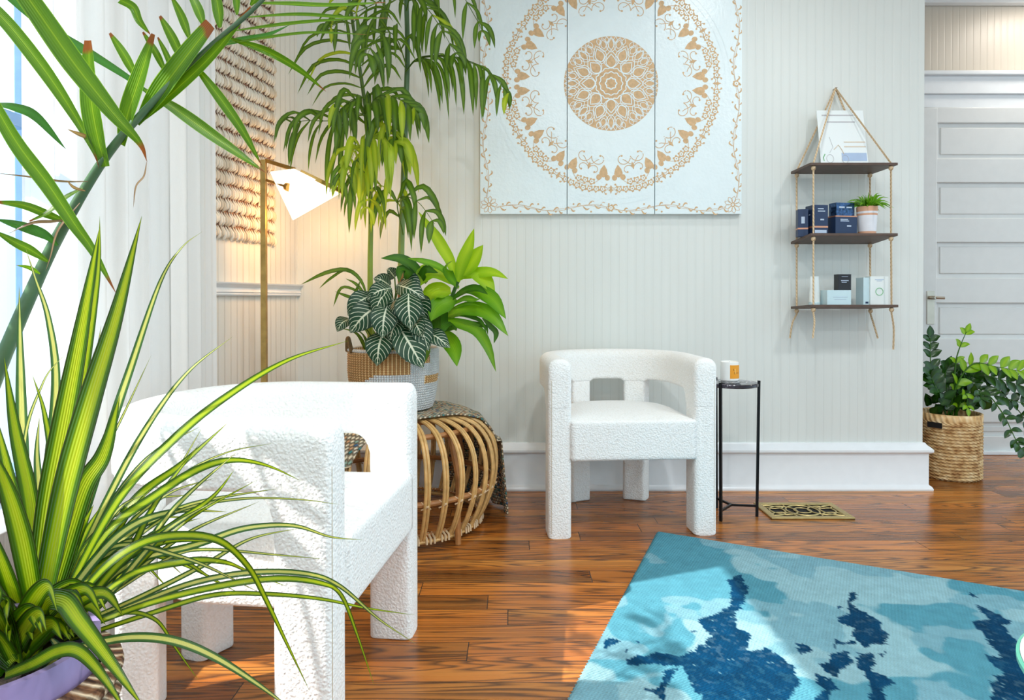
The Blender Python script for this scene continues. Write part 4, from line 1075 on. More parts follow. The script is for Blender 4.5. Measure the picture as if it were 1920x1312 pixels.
def frond(pts, Y0, Y1, n, ll, wd, mi=0, droop=1.0, seed=0, start=.15, side='both', spread=1.0, stem_r=.003):
    """rachis through photo points with depth Y0->Y1; leaflets that leave it sideways and hang"""
    r2 = random.Random(seed); N = len(pts); R_ = spline([P(x, y, Y0 + (Y1 - Y0) * i / (N - 1)) for i, (x, y) in enumerate(pts)], 30)
    st_ = MB(); st_.tube(R_, [stem_r * (1 - .7 * i / len(R_)) for i in range(len(R_))], 5); st_.build('rachis', M_palmy if mi else M_palm, pl)
    n = max(5, int(n * .68)); wd *= 1.45
    for i in range(n):
        t = start + (1 - start) * i / (n - 1); q = min(len(R_) - 2, int(t * (len(R_) - 1))); b_ = R_[q]; tg = (R_[q + 1] - R_[q]).normalized()
        sd0 = tg.cross(Vector((0, -1, 0))); sd0 = sd0.normalized() if sd0.length > .01 else Vector((1, 0, 0))
        dp = Vector((0, -1, 0))
        for f in ((-1, 1) if side == 'both' else ((1,) if side == 'r' else (-1,))):
            l = ll * 1.25 * math.sin(PI * (.22 + .72 * t)) ** .6 * r2.uniform(.75, 1.15)
            d = (tg * r2.uniform(.35, .6) + sd0 * f * spread * r2.uniform(.4, .8) + dp * f * r2.uniform(.2, .7) * .8).normalized()
            g_ = Vector((0, 0, -1)) * droop
            p1 = b_ + d * l * .32 + g_ * l * .02; p2 = p1 + (d * .6 + g_ * .8).normalized() * l * .35; p3 = p2 + (d * .22 + g_).normalized() * l * .38
            for p_ in (p1, p2, p3):
                if p_.y > YW - .03: p_.y = YW - .03
            foli.leaf([b_, p1, p2, p3], wd * r2.uniform(.75, 1.15), (r2.uniform(-.6, .6), -1, r2.uniform(.0, .5)), base=.25, peak=.45, seg=9, mi=mi if r2.random() > .06 else 1)
foli = MB()
frond([(684, 185), (676, 140), (668, 90), (660, 45), (650, -10)], 2.84, 2.80, 15, .27, .013, seed=1, droop=.35, spread=1.5, start=.0)
frond([(760, 135), (784, 109), (833, 104), (881, 115), (920, 137), (960, 182)], 2.86, 2.72, 17, .21, .015, seed=2, side='r', droop=1.3)
frond([(760, 135), (784, 111), (833, 106), (881, 117), (920, 139), (950, 172)], 2.86, 2.74, 10, .17, .013, seed=22, side='both', droop=1.4, spread=.3)
frond([(762, 20), (772, -6), (800, 15), (825, 50), (858, 108)], 2.88, 2.74, 15, .19, .017, seed=3, droop=1.0, spread=.7)
frond([(762, -30), (790, -50), (850, -30), (890, 30), (905, 60)], 2.9, 2.8, 10, .16, .014, seed=33, droop=1.0, spread=.6)
frond([(760, 10), (735, -8), (700, 8), (655, 30), (615, 55)], 2.88, 2.72, 14, .17, .014, seed=4, droop=.9, spread=.8)
frond([(761, 120), (745, 75), (725, 60), (700, 80), (688, 105)], 2.86, 2.6, 11, .19, .018, seed=5, droop=1.4)
frond([(690, 235), (700, 190), (722, 178), (752, 188), (778, 205)], 2.84, 2.64, 13, .21, .020, seed=6, droop=1.4, spread=.4)
frond([(690, 270), (684, 220), (660, 212), (620, 226), (575, 226), (545, 232)], 2.84, 2.70, 14, .25, .015, seed=7, droop=.8, spread=.6)
frond([(690, 240), (680, 200), (664, 186), (648, 196), (632, 210)], 2.84, 2.66, 10, .19, .017, seed=8, droop=1.3, spread=.5)
frond([(692, 330), (690, 280), (700, 256), (722, 258), (742, 268)], 2.83, 2.66, 12, .28, .022, mi=1, seed=9, droop=1.6, spread=.35)
frond([(692, 350), (688, 300), (674, 276), (662, 292), (654, 318)], 2.83, 2.68, 9, .24, .020, mi=1, seed=10, droop=1.6, spread=.3)
frond([(693, 420), (690, 340), (676, 318), (656, 322), (640, 340)], 2.83, 2.66, 10, .19, .015, seed=12, droop=1.0, spread=.7)
frond([(757, 400), (735, 362), (712, 348), (696, 366), (688, 392)], 2.87, 2.72, 9, .17, .014, mi=1, seed=13, droop=1.4)
frond([(756, 440), (745, 385), (755, 368), (785, 380), (815, 420)], 2.87, 2.66, 11, .20, .018, seed=14, droop=1.2, spread=.8)
frond([(761, 260), (750, 225), (740, 215), (735, 240), (738, 262)], 2.87, 2.68, 8, .22, .019, seed=15, droop=1.6, spread=.4)
foli.build('foliage', [M_palm, M_palmy], pl, angle=0)
# young palm shoots low on the left
sho = MB()
for pts, wd in (([(690, 560), (676, 525), (650, 506), (610, 512), (563, 534)], .022), ([(676, 525), (650, 506), (620, 522), (598, 541)], .014), ([(690, 565), (668, 545), (640, 540), (625, 575)], .014), ([(700, 570), (680, 565), (650, 555), (628, 546)], .016), ([(695, 570), (670, 535), (648, 522)], .014), ([(668, 590), (660, 570), (676, 525)], .015)):
    sho.leaf([P(x, y, 2.74) for x, y in pts], wd, (.1, -1, .7), base=.12, peak=.6)
for a_ in range(7):
    aa = rnd.uniform(0, 6.28); b_ = Vector((PB.x - .06 + .04 * math.cos(aa), PB.y + .04 * math.sin(aa), SOIL.z)); sho.leaf([b_, b_ + Vector((.05 * math.cos(aa), .05 * math.sin(aa), .1)), b_ + Vector((.13 * math.cos(aa), .1 * math.sin(aa), .13))], .018, (0, -.6, 1))
sho.build('young_leaves', M_palm, pl, angle=0)

# zebra plant
def zeb(k, u, v, c):
    d = k.math('ABSOLUTE', k.math('SUBTRACT', u, .5))
    st_ = k.math('FRACT', k.math('SUBTRACT', k.math('MULTIPLY', v, 8.0), k.math('MULTIPLY', k.math('POWER', d, 1.25), 5.6)))
    line = k.ramp(st_, [(0, (1, 1, 1)), (.07, (1, 1, 1)), (.15, (0, 0, 0)), (.94, (0, 0, 0)), (1, (1, 1, 1))])
    mid_ = k.ramp(d, [(0, (1, 1, 1)), (.022, (1, 1, 1)), (.045, (0, 0, 0))])
    edg = k.ramp(d, [(.43, (1, 1, 1)), (.47, (0, 0, 0))])
    m1 = k.mix(1.0, line, edg, 'MULTIPLY'); m2 = k.mix(1.0, m1, mid_, 'LIGHTEN')
    return k.mix(m2, c, g(224, 228, 200))
M_zeb = leafmat('zebra_leaf', [(0, g(6, 58, 30)), (.5, g(10, 70, 34)), (1, g(6, 58, 30))], rough=.5, trans=.08, extra=zeb, bumpy=False)
zp = thing('zebra_plant', tuple(SOIL), 'zebra plant with white-veined dark green leaves over the basket rim', 'houseplant')
zl = [((718, 622), (707, 686), 44, 2.64), ((748, 612), (794, 690), 50, 2.63), ((726, 572), (717, 634), 42, 2.62), ((766, 550), (770, 618), 44, 2.62), ((710, 572), (656, 624), 46, 2.66),
 ((728, 543), (700, 594), 34, 2.66), ((733, 540), (688, 562), 30, 2.68), ((780, 588), (804, 658), 36, 2.65), ((784, 556), (800, 605), 34, 2.70), ((800, 622), (844, 652), 28, 2.66),
 ((748, 600), (730, 640), 34, 2.65), ((745, 534), (797, 560), 34, 2.68), ((732, 536), (700, 522), 26, 2.74), ((655, 598), (632, 622), 24, 2.70), ((697, 552), (652, 592), 34, 2.68),
 ((775, 600), (792, 632), 30, 2.63), ((742, 562), (762, 600), 32, 2.64), ((755, 522), (790, 540), 28, 2.74), ((740, 520), (725, 505), 22, 2.78), ((762, 640), (790, 640), 28, 2.67), ((700, 590), (716, 620), 28, 2.68),
 ((737, 560), (744, 612), 38, 2.68), ((790, 610), (800, 640), 30, 2.68), ((760, 575), (798, 600), 34, 2.69), ((715, 556), (690, 580), 30, 2.71)]
m_ = MB(); stm = MB(); r2 = random.Random(9)
for (b0, t0, wpx, Y) in zl:
    a_, b_ = P(*b0, Y + .04), P(*t0, Y); mid_ = (a_ + b_) / 2 + Vector((0, -.022, .010)); wd = wpx * Y / FPX
    m_.leaf([a_, mid_, b_], wd * 1.22, (r2.uniform(-.35, .35), -1, .35), base=.32, peak=.42, fold=.10, seg=14)
    rt = SOIL + Vector((r2.uniform(-.03, .03), r2.uniform(-.08, 0), 0)); stm.tube(spline([rt, rt.lerp(a_, .6) + Vector((0, 0, .04)), a_], 8), .0028, 5)
m_.build('foliage', M_zeb, zp, angle=0); stm.build('stem', M_palm, zp)

# lime dracaena
M_lime = leafmat('lime_leaf', [(0, g(150, 196, 20)), (.5, g(186, 220, 50)), (1, g(150, 196, 20))], trans=.45)
M_mid = leafmat('green_leaf', [(0, g(88, 150, 14)), (.5, g(132, 186, 36)), (1, g(88, 150, 14))], trans=.35)
M_dk = leafmat('deep_green_leaf', [(0, g(46, 96, 14)), (.5, g(74, 128, 28)), (1, g(46, 96, 14))], trans=.25)
ld = thing('lime_dracaena', tuple(SOIL), 'bright lime-leaved dracaena leaning right out of the woven basket', 'houseplant')
lim = MB()
for pts, wpx, mi in (([(856, 533), (866, 495), (878, 465), (889, 428)], 24, 0), ([(862, 522), (880, 498), (893, 480), (906, 459)], 34, 0), ([(856, 532), (845, 492), (830, 465), (815, 440), (784, 396)], 22, 0),
    ([(850, 530), (825, 512), (800, 512), (776, 542)], 40, 0), ([(868, 514), (890, 512), (908, 526), (928, 553)], 36, 0), ([(862, 520), (895, 512), (925, 512), (953, 523)], 24, 0), ([(845, 545), (825, 545), (808, 555), (803, 577)], 42, 0),
    ([(870, 545), (895, 545), (925, 562), (949, 598)], 28, 1), ([(834, 597), (870, 580), (915, 588), (953, 630)], 34, 1), ([(815, 598), (855, 605), (893, 618), (915, 650), (930, 697)], 22, 1), ([(820, 620), (838, 634), (852, 655), (857, 687)], 32, 1),
    ([(800, 640), (797, 662), (792, 686)], 20, 1), ([(855, 560), (832, 570), (818, 582), (808, 602)], 38, 1), ([(845, 562), (872, 545), (895, 541), (915, 552)], 18, 2), ([(850, 530), (830, 505), (800, 492), (764, 484)], 16, 1),
    ([(800, 530), (775, 500), (748, 485), (714, 484)], 22, 2), ([(780, 560), (770, 520), (752, 505), (748, 530)], 22, 2), ([(842, 580), (870, 571), (885, 570), (902, 574)], 8, 1), ([(830, 600), (862, 590), (890, 596), (905, 606), (912, 625)], 9, 2),
    ([(850, 600), (885, 606), (910, 612), (915, 628)], 9, 2), ([(905, 596), (920, 612), (930, 625), (926, 644)], 12, 2), ([(820, 560), (810, 590), (815, 620), (822, 640)], 34, 2), ([(835, 580), (825, 605), (845, 620), (850, 610)], 34, 2),
    ([(860, 540), (845, 520), (838, 500), (850, 488)], 18, 1), ([(830, 590), (812, 600), (805, 625), (815, 645)], 28, 1), ([(850, 570), (872, 560), (890, 564), (902, 560)], 16, 1), ([(760, 545), (790, 520), (800, 505), (822, 512)], 20, 2)):
    n_ = len(pts); d0 = 2.80; d1 = 2.66 if mi else 2.74
    lim.leaf([P(x, y, d0 + (d1 - d0) * i / (n_ - 1)) for i, (x, y) in enumerate(pts)], wpx * 2.72 / FPX * 1.05, (rnd.uniform(-.3, .3), -1, rnd.uniform(.2, .8)), base=.3, peak=.5, mi=mi, seg=14, curl=rnd.uniform(-.5, .5))
lim.build('foliage', [M_lime, M_mid, M_dk], ld, angle=0)
m_ = MB(); a_ = SOIL + Vector((.07, 0, 0)); m_.tube(spline([a_, P(822, 600, 2.82), P(845, 560, 2.80), P(858, 528, 2.79)], 14), .008, 7); m_.build('stem', M_dk, ld)

# ------------------------------------------------------------------ floor lamp
LY = 2.86; LX = P(495, 500, LY).x; LT = P(495, 300, LY).z
lampo = thing('floor_lamp', (LX, LY, 0), 'tall brass floor lamp with a glowing white angular shade in the corner', 'floor lamp')
m_ = MB(); m_.box((LX, LY, LT / 2), (.022, .022, LT)); m_.build('pole', M_brass, lampo, smooth=False, bevel=.0015)
m_ = MB(); m_.lathe([(.001, 0), (.095, 0), (.098, .004), (.098, .012), (.094, .016), (.001, .016)], (LX, LY, 0), 40, cap=False); m_.build('base', M_brass, lampo)
kk = NT('opal_shade'); kk.base(lin((255, 246, 230))); kk.rough(.4); kk.b.inputs['Emission Color'].default_value = (1, .86, .62, 1); kk.b.inputs['Emission Strength'].default_value = 1.6; M_shade = kk.m
TL_ = P(506, 322, 2.82); TM = P(551, 316, 2.74); BM = P(549, 413, 2.76); TRt = P(641, 361, 2.86); BK = P(560, 330, 2.98); BB = P(560, 395, 2.94)
top0 = P(499, 301, LY)
m_ = MB(); m_.bar(top0, P(551, 317, 2.78), .016, .015); m_.bar(P(563, 322, 2.775), P(645, 361, 2.85), .016, .017); m_.bar(top0 + Vector((.005, .01, -.004)), P(557, 322, 2.93), .010, .008)
m_.build('arm', M_brass, lampo, smooth=False, bevel=.001)
m_ = MB()
m_.add([TL_, TM, BM, TRt, BK, BB], [(0, 2, 1), (1, 2, 3), (3, 2, 5), (3, 5, 4), (0, 4, 5), (0, 5, 2)])
o = m_.build('lamp_shade', M_shade, lampo, smooth=False); md = o.modifiers.new('thickness', 'SOLIDIFY'); md.thickness = .003; md.offset = -1
m_ = MB(); q1 = P(500, 338, 2.85); q2 = P(541, 351, 2.765); m_.tube([q1, q2], .006, 8); m_.tube([q2 - (q2 - q1).normalized() * .012, q2 + (q2 - q1).normalized() * .006], .017, 14); m_.build('socket', M_brass, lampo)
lamp_light = bpy.data.lights.new('lamp_bulb_light', 'POINT'); lamp_light.energy = 4.6; lamp_light.color = (1, .54, .20); lamp_light.shadow_soft_size = .05
lo = bpy.data.objects.new('lamp_bulb_light', lamp_light); col.objects.link(lo); lo.location = P(572, 405, 2.95)

# ------------------------------------------------------------------ woven wall hanging on the angled wall
M_tas = simple('cream_cotton_loops', (240, 230, 214), .9, vary=.05, bump=.001, bscale=400); M_back = simple('rust_backing_cloth', (160, 116, 92), .9, vary=.15)
def wp(s, z, o=0): p = C0 + ANG * s + nrm * o; return Vector((p.x, p.y, z))
s0_, s1_ = .215, .78; zb0 = P(450, 452, 2.9).z; zt0 = 2.55
wh = thing('wall_hanging', tuple(wp((s0_ + s1_) / 2, zb0)), 'cream looped cotton wall hanging beside the curtain', 'wall hanging')
m_ = MB(); vs = []
for s, z in ((s0_, zb0 + .02), (s1_, zb0 + .02), (s1_, zt0), (s0_, zt0)): vs += [wp(s, z, .001), wp(s, z, .008)]
m_.add(vs, [(0, 2, 4, 6), (1, 7, 5, 3), (0, 1, 3, 2), (2, 3, 5, 4), (4, 5, 7, 6), (6, 7, 1, 0)]); m_.build('backing', M_back, wh, smooth=False)
m_ = MB(); r2 = random.Random(2); z = zb0 + .05; row = 0
while z < zt0:
    s = s0_ - .004
    while s < s1_:
        s += .0165 + r2.uniform(-.0015, .0015); L_ = .056 + r2.uniform(-.004, .004); cz = z + r2.uniform(-.003, .003)
        q_ = r2.uniform(-.002, .002); s2_ = s + (.008 if row % 2 else 0)
        pts = [wp(s2_, cz + .006, .009), wp(s2_, cz - .006, .013), wp(s2_ + q_, cz - .022, .021), wp(s2_ + q_ * 1.5, cz - .036, .021), wp(s2_ + q_ * 2, cz - L_ + .010, .014), wp(s2_ + q_ * 2, cz - L_ + .004, .010)]
        m_.tube(pts, [.0012, .0042, .0068, .0076, .0056, .0008], 7, mi=r2.choice((0, 0, 1)))
    z += .056; row += 1
tag(m_.build('loops', [M_tas, simple('tan_cotton_loops', (222, 206, 184), .9)], wh, angle=0), kind='stuff')

# ------------------------------------------------------------------ curtains
def cloth(name, c, trans):
    k = NT(name); n = k.noise(k.coord(), 900, 2); cc = k.mix(n, tuple(v * .94 for v in lin(c)[:3]) + (1,), lin(c)); k.base(cc); k.rough(.9); k.bump(n, .0006)
    tl = k.n('BsdfTranslucent'); k.set(tl.inputs[0], cc); mx = k.n('MixShader'); mx.inputs[0].default_value = trans
    k.t.links.new(k.b.outputs[0], mx.inputs[1]); k.t.links.new(tl.outputs[0], mx.inputs[2]); k.t.links.new(mx.outputs[0], k.t.nodes['Material Output'].inputs[0]); return k.m
M_sheer = cloth('sheer_voile', (250, 250, 252), .6); M_drape = cloth('white_linen', (238, 236, 232), .14)
def curtain(name, ya, yb, x, amp, per, mat, label, seed):
    r2 = random.Random(seed); NY, NZ = int((yb - ya) / .006), 40; ph = [r2.uniform(0, 6.28) for _ in range(5)]; m_ = MB(); vs = []; uvs = []
    for j in range(NZ + 1):
        z = .012 + (2.66 - .012) * j / NZ
        for i in range(NY + 1):
            u = i / NY; y = ya + (yb - ya) * u
            w1 = math.sin(2 * PI * y / per + ph[0] + .5 * math.sin(y * 7 + ph[1]) + .12 * math.sin(z * 1.7)); w2 = math.sin(2 * PI * y / (per * .47) + ph[2]) * .35
            fl_ = 1 + .25 * (1 - z / 2.66)
            vs.append((x + amp * (w1 + w2) * fl_, y + .010 * math.sin(2 * PI * y / per * 2 + ph[3]), z)); uvs.append((u, j / NZ))
    K = NY + 1; m_.add(vs, [(j * K + i, j * K + i + 1, (j + 1) * K + i + 1, (j + 1) * K + i) for j in range(NZ) for i in range(NY)], 0, uvs)
    return tag(m_.build(name, mat, org=(x, (ya + yb) / 2, .012), angle=0), label, 'curtain')
curtain('sheer_curtain', 1.60, 1.98, -1.15, .012, .10, M_sheer, 'glowing sheer white curtain against the bright window at left', 3)
curtain('curtain', 1.69, 2.42, -1.065, .024, .115, M_drape, 'white linen drape in soft folds beside the woven wall hanging', 8)
m_ = MB(); m_.tube([(-1.105, .2, 2.67), (-1.105, 2.6, 2.67)], .011, 10)
tag(m_.build('curtain_rod', M_brass, org=(-1.105, 1.4, 2.67)), 'thin brass curtain rod above the window drapes', 'curtain rod')

# ------------------------------------------------------------------ foreground variegated dracaena
M_var = leafmat('variegated_leaf', [(0, g(58, 34, 30)), (.04, g(44, 80, 8)), (.22, g(80, 124, 10)), (.30, g(164, 190, 24)), (.5, g(192, 206, 40)), (.70, g(164, 190, 24)), (.78, g(80, 124, 10)), (.96, g(44, 80, 8)), (1, g(58, 34, 30))], rough=.3, trans=.35)
M_var2 = leafmat('cream_edged_leaf', [(0, g(44, 84, 44)), (.25, g(70, 120, 56)), (.33, g(226, 224, 130)), (.66, g(226, 224, 140)), (.75, g(70, 120, 56)), (1, g(50, 88, 56))], rough=.35, trans=.3)
DB = P(28, 1225, .78)
dp = thing('variegated_dracaena', (DB.x, DB.y, DB.z), 'yellow-striped spiky dracaena filling the lower left foreground', 'houseplant')
fo = MB()
def dl(pts, wpx, Y0=.78, Y1=.78, mi=0, base=.7, face=None, tipw=0, peak=.4):
    n_ = len(pts); fo.leaf([P(x, y, Y0 + (Y1 - Y0) * i / (n_ - 1)) for i, (x, y) in enumerate(pts)], wpx * (Y0 + Y1) / 2 / FPX, face or (rnd.uniform(-.3, .3), -1, rnd.uniform(0, .3)), base=base, mi=mi, seg=40, fold=.15, peak=peak)
dl([(72, 1180), (95, 1060), (130, 900), (175, 740), (220, 590), (266, 405)], 62, .76, .72)
dl([(66, 1150), (90, 960), (120, 800), (150, 640), (187, 425)], 48, .78, .76)
dl([(80, 1130), (115, 930), (150, 740), (178, 560), (186, 480), (187, 405)], 24, .82, .84)
dl([(60, 1140), (90, 900), (106, 720), (92, 600), (66, 520), (48, 465)], 24, .84, .86, 1)
dl([(50, 1150), (45, 900), (40, 720), (36, 535)], 28, .86, .9, 1)
dl([(70, 1160), (60, 960), (28, 800), (8, 670)], 32, .80, .78)
dl([(62, 1170), (50, 1050), (20, 900), (-14, 760)], 42, .76, .72)
dl([(60, 1150), (75, 960), (70, 850), (74, 780)], 26, .82, .82, 1)
dl([(70, 1160), (40, 1000), (0, 880), (-40, 820)], 46, .74, .70)
dl([(75, 1150), (45, 860), (80, 720), (125, 660)], 14, .82, .84, 1)
dl([(80, 1150), (98, 900), (85, 780), (60, 700)], 22, .80, .8)
dl([(85, 1150), (150, 930), (195, 850), (225, 740)], 44, .79, .83)
dl([(90, 1150), (120, 980), (150, 820), (190, 640)], 30, .83, .86, 1)
dl([(76, 1150), (110, 900), (170, 720), (190, 610)], 20, .85, .88, 1)
dl([(90, 1150), (140, 1000), (190, 860), (230, 780), (284, 665)], 8, .85, .9, 1)
dl([(100, 1150), (160, 960), (215, 780), (245, 690), (300, 530), (340, 465), (379, 434)], 17, .82, .92, 1)
dl([(100, 1150), (190, 960), (270, 810), (350, 700), (437, 630)], 15, .84, .95, 1)
dl([(100, 1160), (220, 940), (330, 820), (430, 740), (540, 675), (655, 638)], 19, .80, 1.0)
dl([(110, 1160), (200, 1000), (290, 930), (370, 880), (435, 862), (500, 872), (566, 902)], 17, .80, 1.02, 0)
dl([(110, 1160), (220, 1020), (320, 960), (400, 935), (520, 916)], 11, .82, 1.0, 1)
dl([(120, 1160), (220, 1040), (330, 960), (450, 935), (560, 936), (640, 946)], 7, .82, 1.02, 1)
dl([(110, 1170), (190, 1070), (260, 1020), (330, 1003), (410, 1012), (465, 1060), (500, 1125), (540, 1210), (582, 1298)], 17, .76, .9, 0)
dl([(120, 1170), (240, 1060), (370, 1020), (460, 990), (550, 985), (620, 1006), (680, 1012)], 13, .82, 1.05, 1)
dl([(120, 1180), (240, 1080), (350, 1052), (420, 1053), (475, 1075), (540, 1100)], 14, .78, .98)
dl([(120, 1190), (260, 1130), (370, 1090), (480, 1072), (580, 1076), (640, 1100), (710, 1160), (780, 1207)], 12, .80, 1.05, 1)
dl([(120, 1190), (280, 1130), (410, 1098), (520, 1084), (600, 1092), (640, 1115), (670, 1190), (702, 1286)], 13, .79, 1.02)
dl([(130, 1200), (280, 1150), (400, 1115), (500, 1113), (600, 1122), (690, 1140), (780, 1153)], 10, .80, 1.08)
dl([(130, 1170), (230, 1050), (330, 980), (400, 930), (440, 880)], 16, .80, .95)
dl([(130, 1170), (200, 1060), (260, 960), (320, 900), (380, 800)], 10, .84, .98, 1)
dl([(130, 1170), (250, 1000), (330, 900), (420, 850), (515, 830)], 7, .86, 1.0, 1)
dl([(120, 1160), (180, 1000), (240, 900), (300, 840), (375, 800)], 13, .86, 1.0, 1)
dl([(120, 1160), (190, 1030), (260, 930), (340, 870), (430, 790)], 18, .82, .98)
dl([(120, 1180), (230, 1100), (330, 1040), (400, 1030), (520, 1040), (612, 1048)], 7, .82, 1.05, 1)
dl([(120, 1180), (260, 1120), (380, 1060), (470, 1010), (560, 990)], 10, .84, 1.05, 1)
for i in range(26):
    e = (rnd.uniform(230, 500), rnd.uniform(820, 1120)); m1 = (rnd.uniform(170, 230), rnd.uniform(1000, 1120)); dl([(90 + rnd.uniform(-20, 30), 1180), m1, ((m1[0] + e[0]) / 2, (m1[1] + e[1]) / 2 - 25), e], rnd.uniform(8, 17), rnd.uniform(.78, .88), rnd.uniform(.88, 1.0), rnd.choice((0, 1)))
for i in range(26):
    a_ = rnd.uniform(-2.6, 2.6); e = (60 + 190 * math.sin(a_), 1130 - 200 * abs(math.cos(a_ * .6))); dl([(60, 1215), (60 + 40 * math.sin(a_), 1150), ((60 + e[0]) / 2 + 20 * math.sin(a_), (1130 + e[1]) / 2), e], rnd.uniform(24, 42), rnd.uniform(.78, .84), rnd.uniform(.80, .95), 0)
dl([(60, 1250), (82, 1140), (118, 1126), (150, 1165), (200, 1230), (272, 1330)], 38, .72, .60, 0, face=(.3, -1, .5))
dl([(10, 1265), (60, 1245), (110, 1220), (150, 1222), (195, 1270), (240, 1340)], 28, .70, .62, 0, face=(.2, -1, .6))
dl([(90, 1230), (190, 1203), (260, 1194), (330, 1202), (400, 1230), (480, 1280), (560, 1340)], 17, .72, .74, 1, face=(0, -1, .6))
dl([(120, 1200), (220, 1150), (290, 1160), (330, 1215), (372, 1275)], 9, .80, .88)
dl([(80, 1260), (100, 1240), (110, 1215), (90, 1190)], 20, .72, .72, 1)
for i in range(60):
    a_ = rnd.uniform(-1.6, 1.5); Lx = rnd.uniform(80, 190); dl([(20 + rnd.uniform(-15, 15), 1240), (20 + Lx * .5 * math.sin(a_), 1240 - Lx * .5), (20 + Lx * math.sin(a_), 1240 - Lx * .75), (20 + Lx * 1.25 * math.sin(a_), 1250 - Lx * .55)], rnd.uniform(36, 60), rnd.uniform(.70, .78), rnd.uniform(.64, .76), 0)
fo.build('foliage', [M_var, M_var2], dp, angle=0)
m_ = MB(); pot_c = Vector((DB.x - .02, .80, 0)); rimz = .568
m_.tube(spline([Vector((P(-42, 1240, .72).x, .72, rimz - .05)), Vector((DB.x, .77, rimz)), P(60, 1180, .78)], 10), .016, 9); m_.build('stem', M_mid, dp)
# pot: lavender liner in a woven basket
rp_ = .108; pot_c = Vector((P(-42, 1240, .72).x, .72, 0)); rimz = .568
lv = thing('woven_plant_pot', tuple(pot_c), 'brown woven plant basket with a lavender liner in the lower left corner', 'plant pot')
M_lav = simple('lavender_liner', (160, 142, 190), .3, vary=.1); M_wov = NT('water_hyacinth_weave'); co = M_wov.coord('UV'); s_ = M_wov.n('SeparateXYZ'); M_wov.set(s_.inputs[0], co)
a1 = M_wov.math('SINE', M_wov.math('ADD', M_wov.math('MULTIPLY', s_.outputs[0], 300), M_wov.math('MULTIPLY', s_.outputs[1], 200))); nn = M_wov.noise(M_wov.coord(), 60, 3, .6, 1)
M_wov.base(M_wov.ramp(M_wov.math('ADD', M_wov.math('MULTIPLY', a1, .3), nn), [(.2, g(92, 56, 34)), (.5, g(168, 116, 74)), (.8, g(232, 206, 172))])); M_wov.rough(.8); M_wov.bump(a1, .006); M_wov = M_wov.m
m_ = MB(); m_.lathe([(rp_ * .8, .05), (rp_, rimz - .06), (rp_ + .004, rimz - .012), (rp_ + .004, rimz + .002), (rp_ - .004, rimz + .002), (rp_ - .006, rimz - .05), (.001, rimz - .05)], pot_c, 64, cap=False); m_.build('liner', M_lav, lv)
m_ = MB(); pr = [(.001, 0), (.09, 0)]
for i in range(20):
    for q in (0, .25, .5, .75): t = (i + q) / 20; pr.append((.095 + .034 * t + .007 * math.sin(PI * q), .005 + (rimz - .035) * t))
pr += [(rp_ + .008, rimz - .03), (rp_ + .006, rimz - .04)]
m_.lathe(pr, pot_c, 64, cap=False); m_.build('basket_body', M_wov, lv, angle=0)
m_ = MB(); m_.lathe([(.001, rimz - .045), (rp_ - .01, rimz - .045), (rp_ - .01, rimz - .04), (.001, rimz - .035)], pot_c, 32, cap=False); m_.build('soil', M_soil, lv)

# ------------------------------------------------------------------ foreground palm
def tips(k, u, v, c):
    t = k.math('ADD', v, k.math('MULTIPLY', k.noise(k.coord(), 40, 3), .12)); m = k.ramp(t, [(.96, (0, 0, 0)), (1.0, (1, 1, 1))])
    return k.mix(m, c, g(150, 84, 40))
M_fp = leafmat('foreground_palm_leaf', [(0, g(150, 196, 50)), (.06, g(78, 128, 14)), (.46, g(112, 158, 22)), (.5, g(160, 194, 50)), (.54, g(112, 158, 22)), (.94, g(78, 128, 14)), (1, g(150, 196, 50))], rough=.35, trans=.4, extra=tips)
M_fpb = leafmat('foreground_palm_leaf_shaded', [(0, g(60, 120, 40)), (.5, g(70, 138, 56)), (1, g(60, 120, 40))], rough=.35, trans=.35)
M_rach = simple('palm_rachis', (92, 128, 92), .4, vary=.2)
fpp = thing('areca_palm', (-.98, .98, 0), 'large palm frond arching across the upper left foreground', 'palm')
YR = .95
rc = [Vector((-.98, .98, .30)), Vector((-.86, .97, .58)), P(-60, 830, .96), P(10, 660, .95), P(60, 545, .95), P(95, 470, .95), P(130, 405, .94), P(165, 345, .94), P(205, 285, .93), P(255, 225, .92), P(330, 148, .92), P(400, 82, .91), P(470, 22, .90), P(530, -40, .9)]
rcs = spline(rc, 52); m_ = MB(); m_.tube(rcs, [max(.0022, .0135 - .0115 * (i / len(rcs)) ** .8) for i in range(len(rcs))], 10); m_.build('rachis', M_rach, fpp)
ff = MB()
def fl_(pts, wpx, Y0=.93, Y1=.9, mi=0, base=.3, tipw=0, peak=.4, face=None, curl=0):
    n_ = len(pts); ff.leaf([P(x, y, Y0 + (Y1 - Y0) * i / (n_ - 1)) for i, (x, y) in enumerate(pts)], wpx * (Y0 + Y1) / 2 / FPX, face or (rnd.uniform(-.3, .3), -1, rnd.uniform(-.1, .3)), base=base, mi=mi, seg=32, fold=.2, tipw=tipw, peak=peak, curl=curl)
fl_([(199, 312), (184, 262), (170, 180), (166, 76)], 46, tipw=.35, base=.45)
fl_([(229, 272), (238, 220), (262, 145), (288, 64)], 40, tipw=.22, base=.45)
fl_([(258, 232), (305, 165), (350, 105), (396, 46)], 46, tipw=.6, base=.3)
fl_([(258, 232), (330, 168), (400, 100), (470, 14)], 22, tipw=.2)
fl_([(20, -50), (70, 20), (140, 120), (215, 215), (262, 268), (276, 304)], 42, .80, .86, base=.8)
fl_([(-40, -10), (20, 50), (90, 140), (145, 225), (176, 285), (186, 316)], 28, .9, .93, base=.8)
fl_([(-30, 160), (30, 265), (90, 345), (140, 420), (175, 470), (219, 552)], 34, .82, .86, base=.7)
fl_([(-10, -30), (90, 52), (165, 98), (235, 142), (285, 178), (320, 198)], 18, 1.0, 1.0, 1, base=.8)
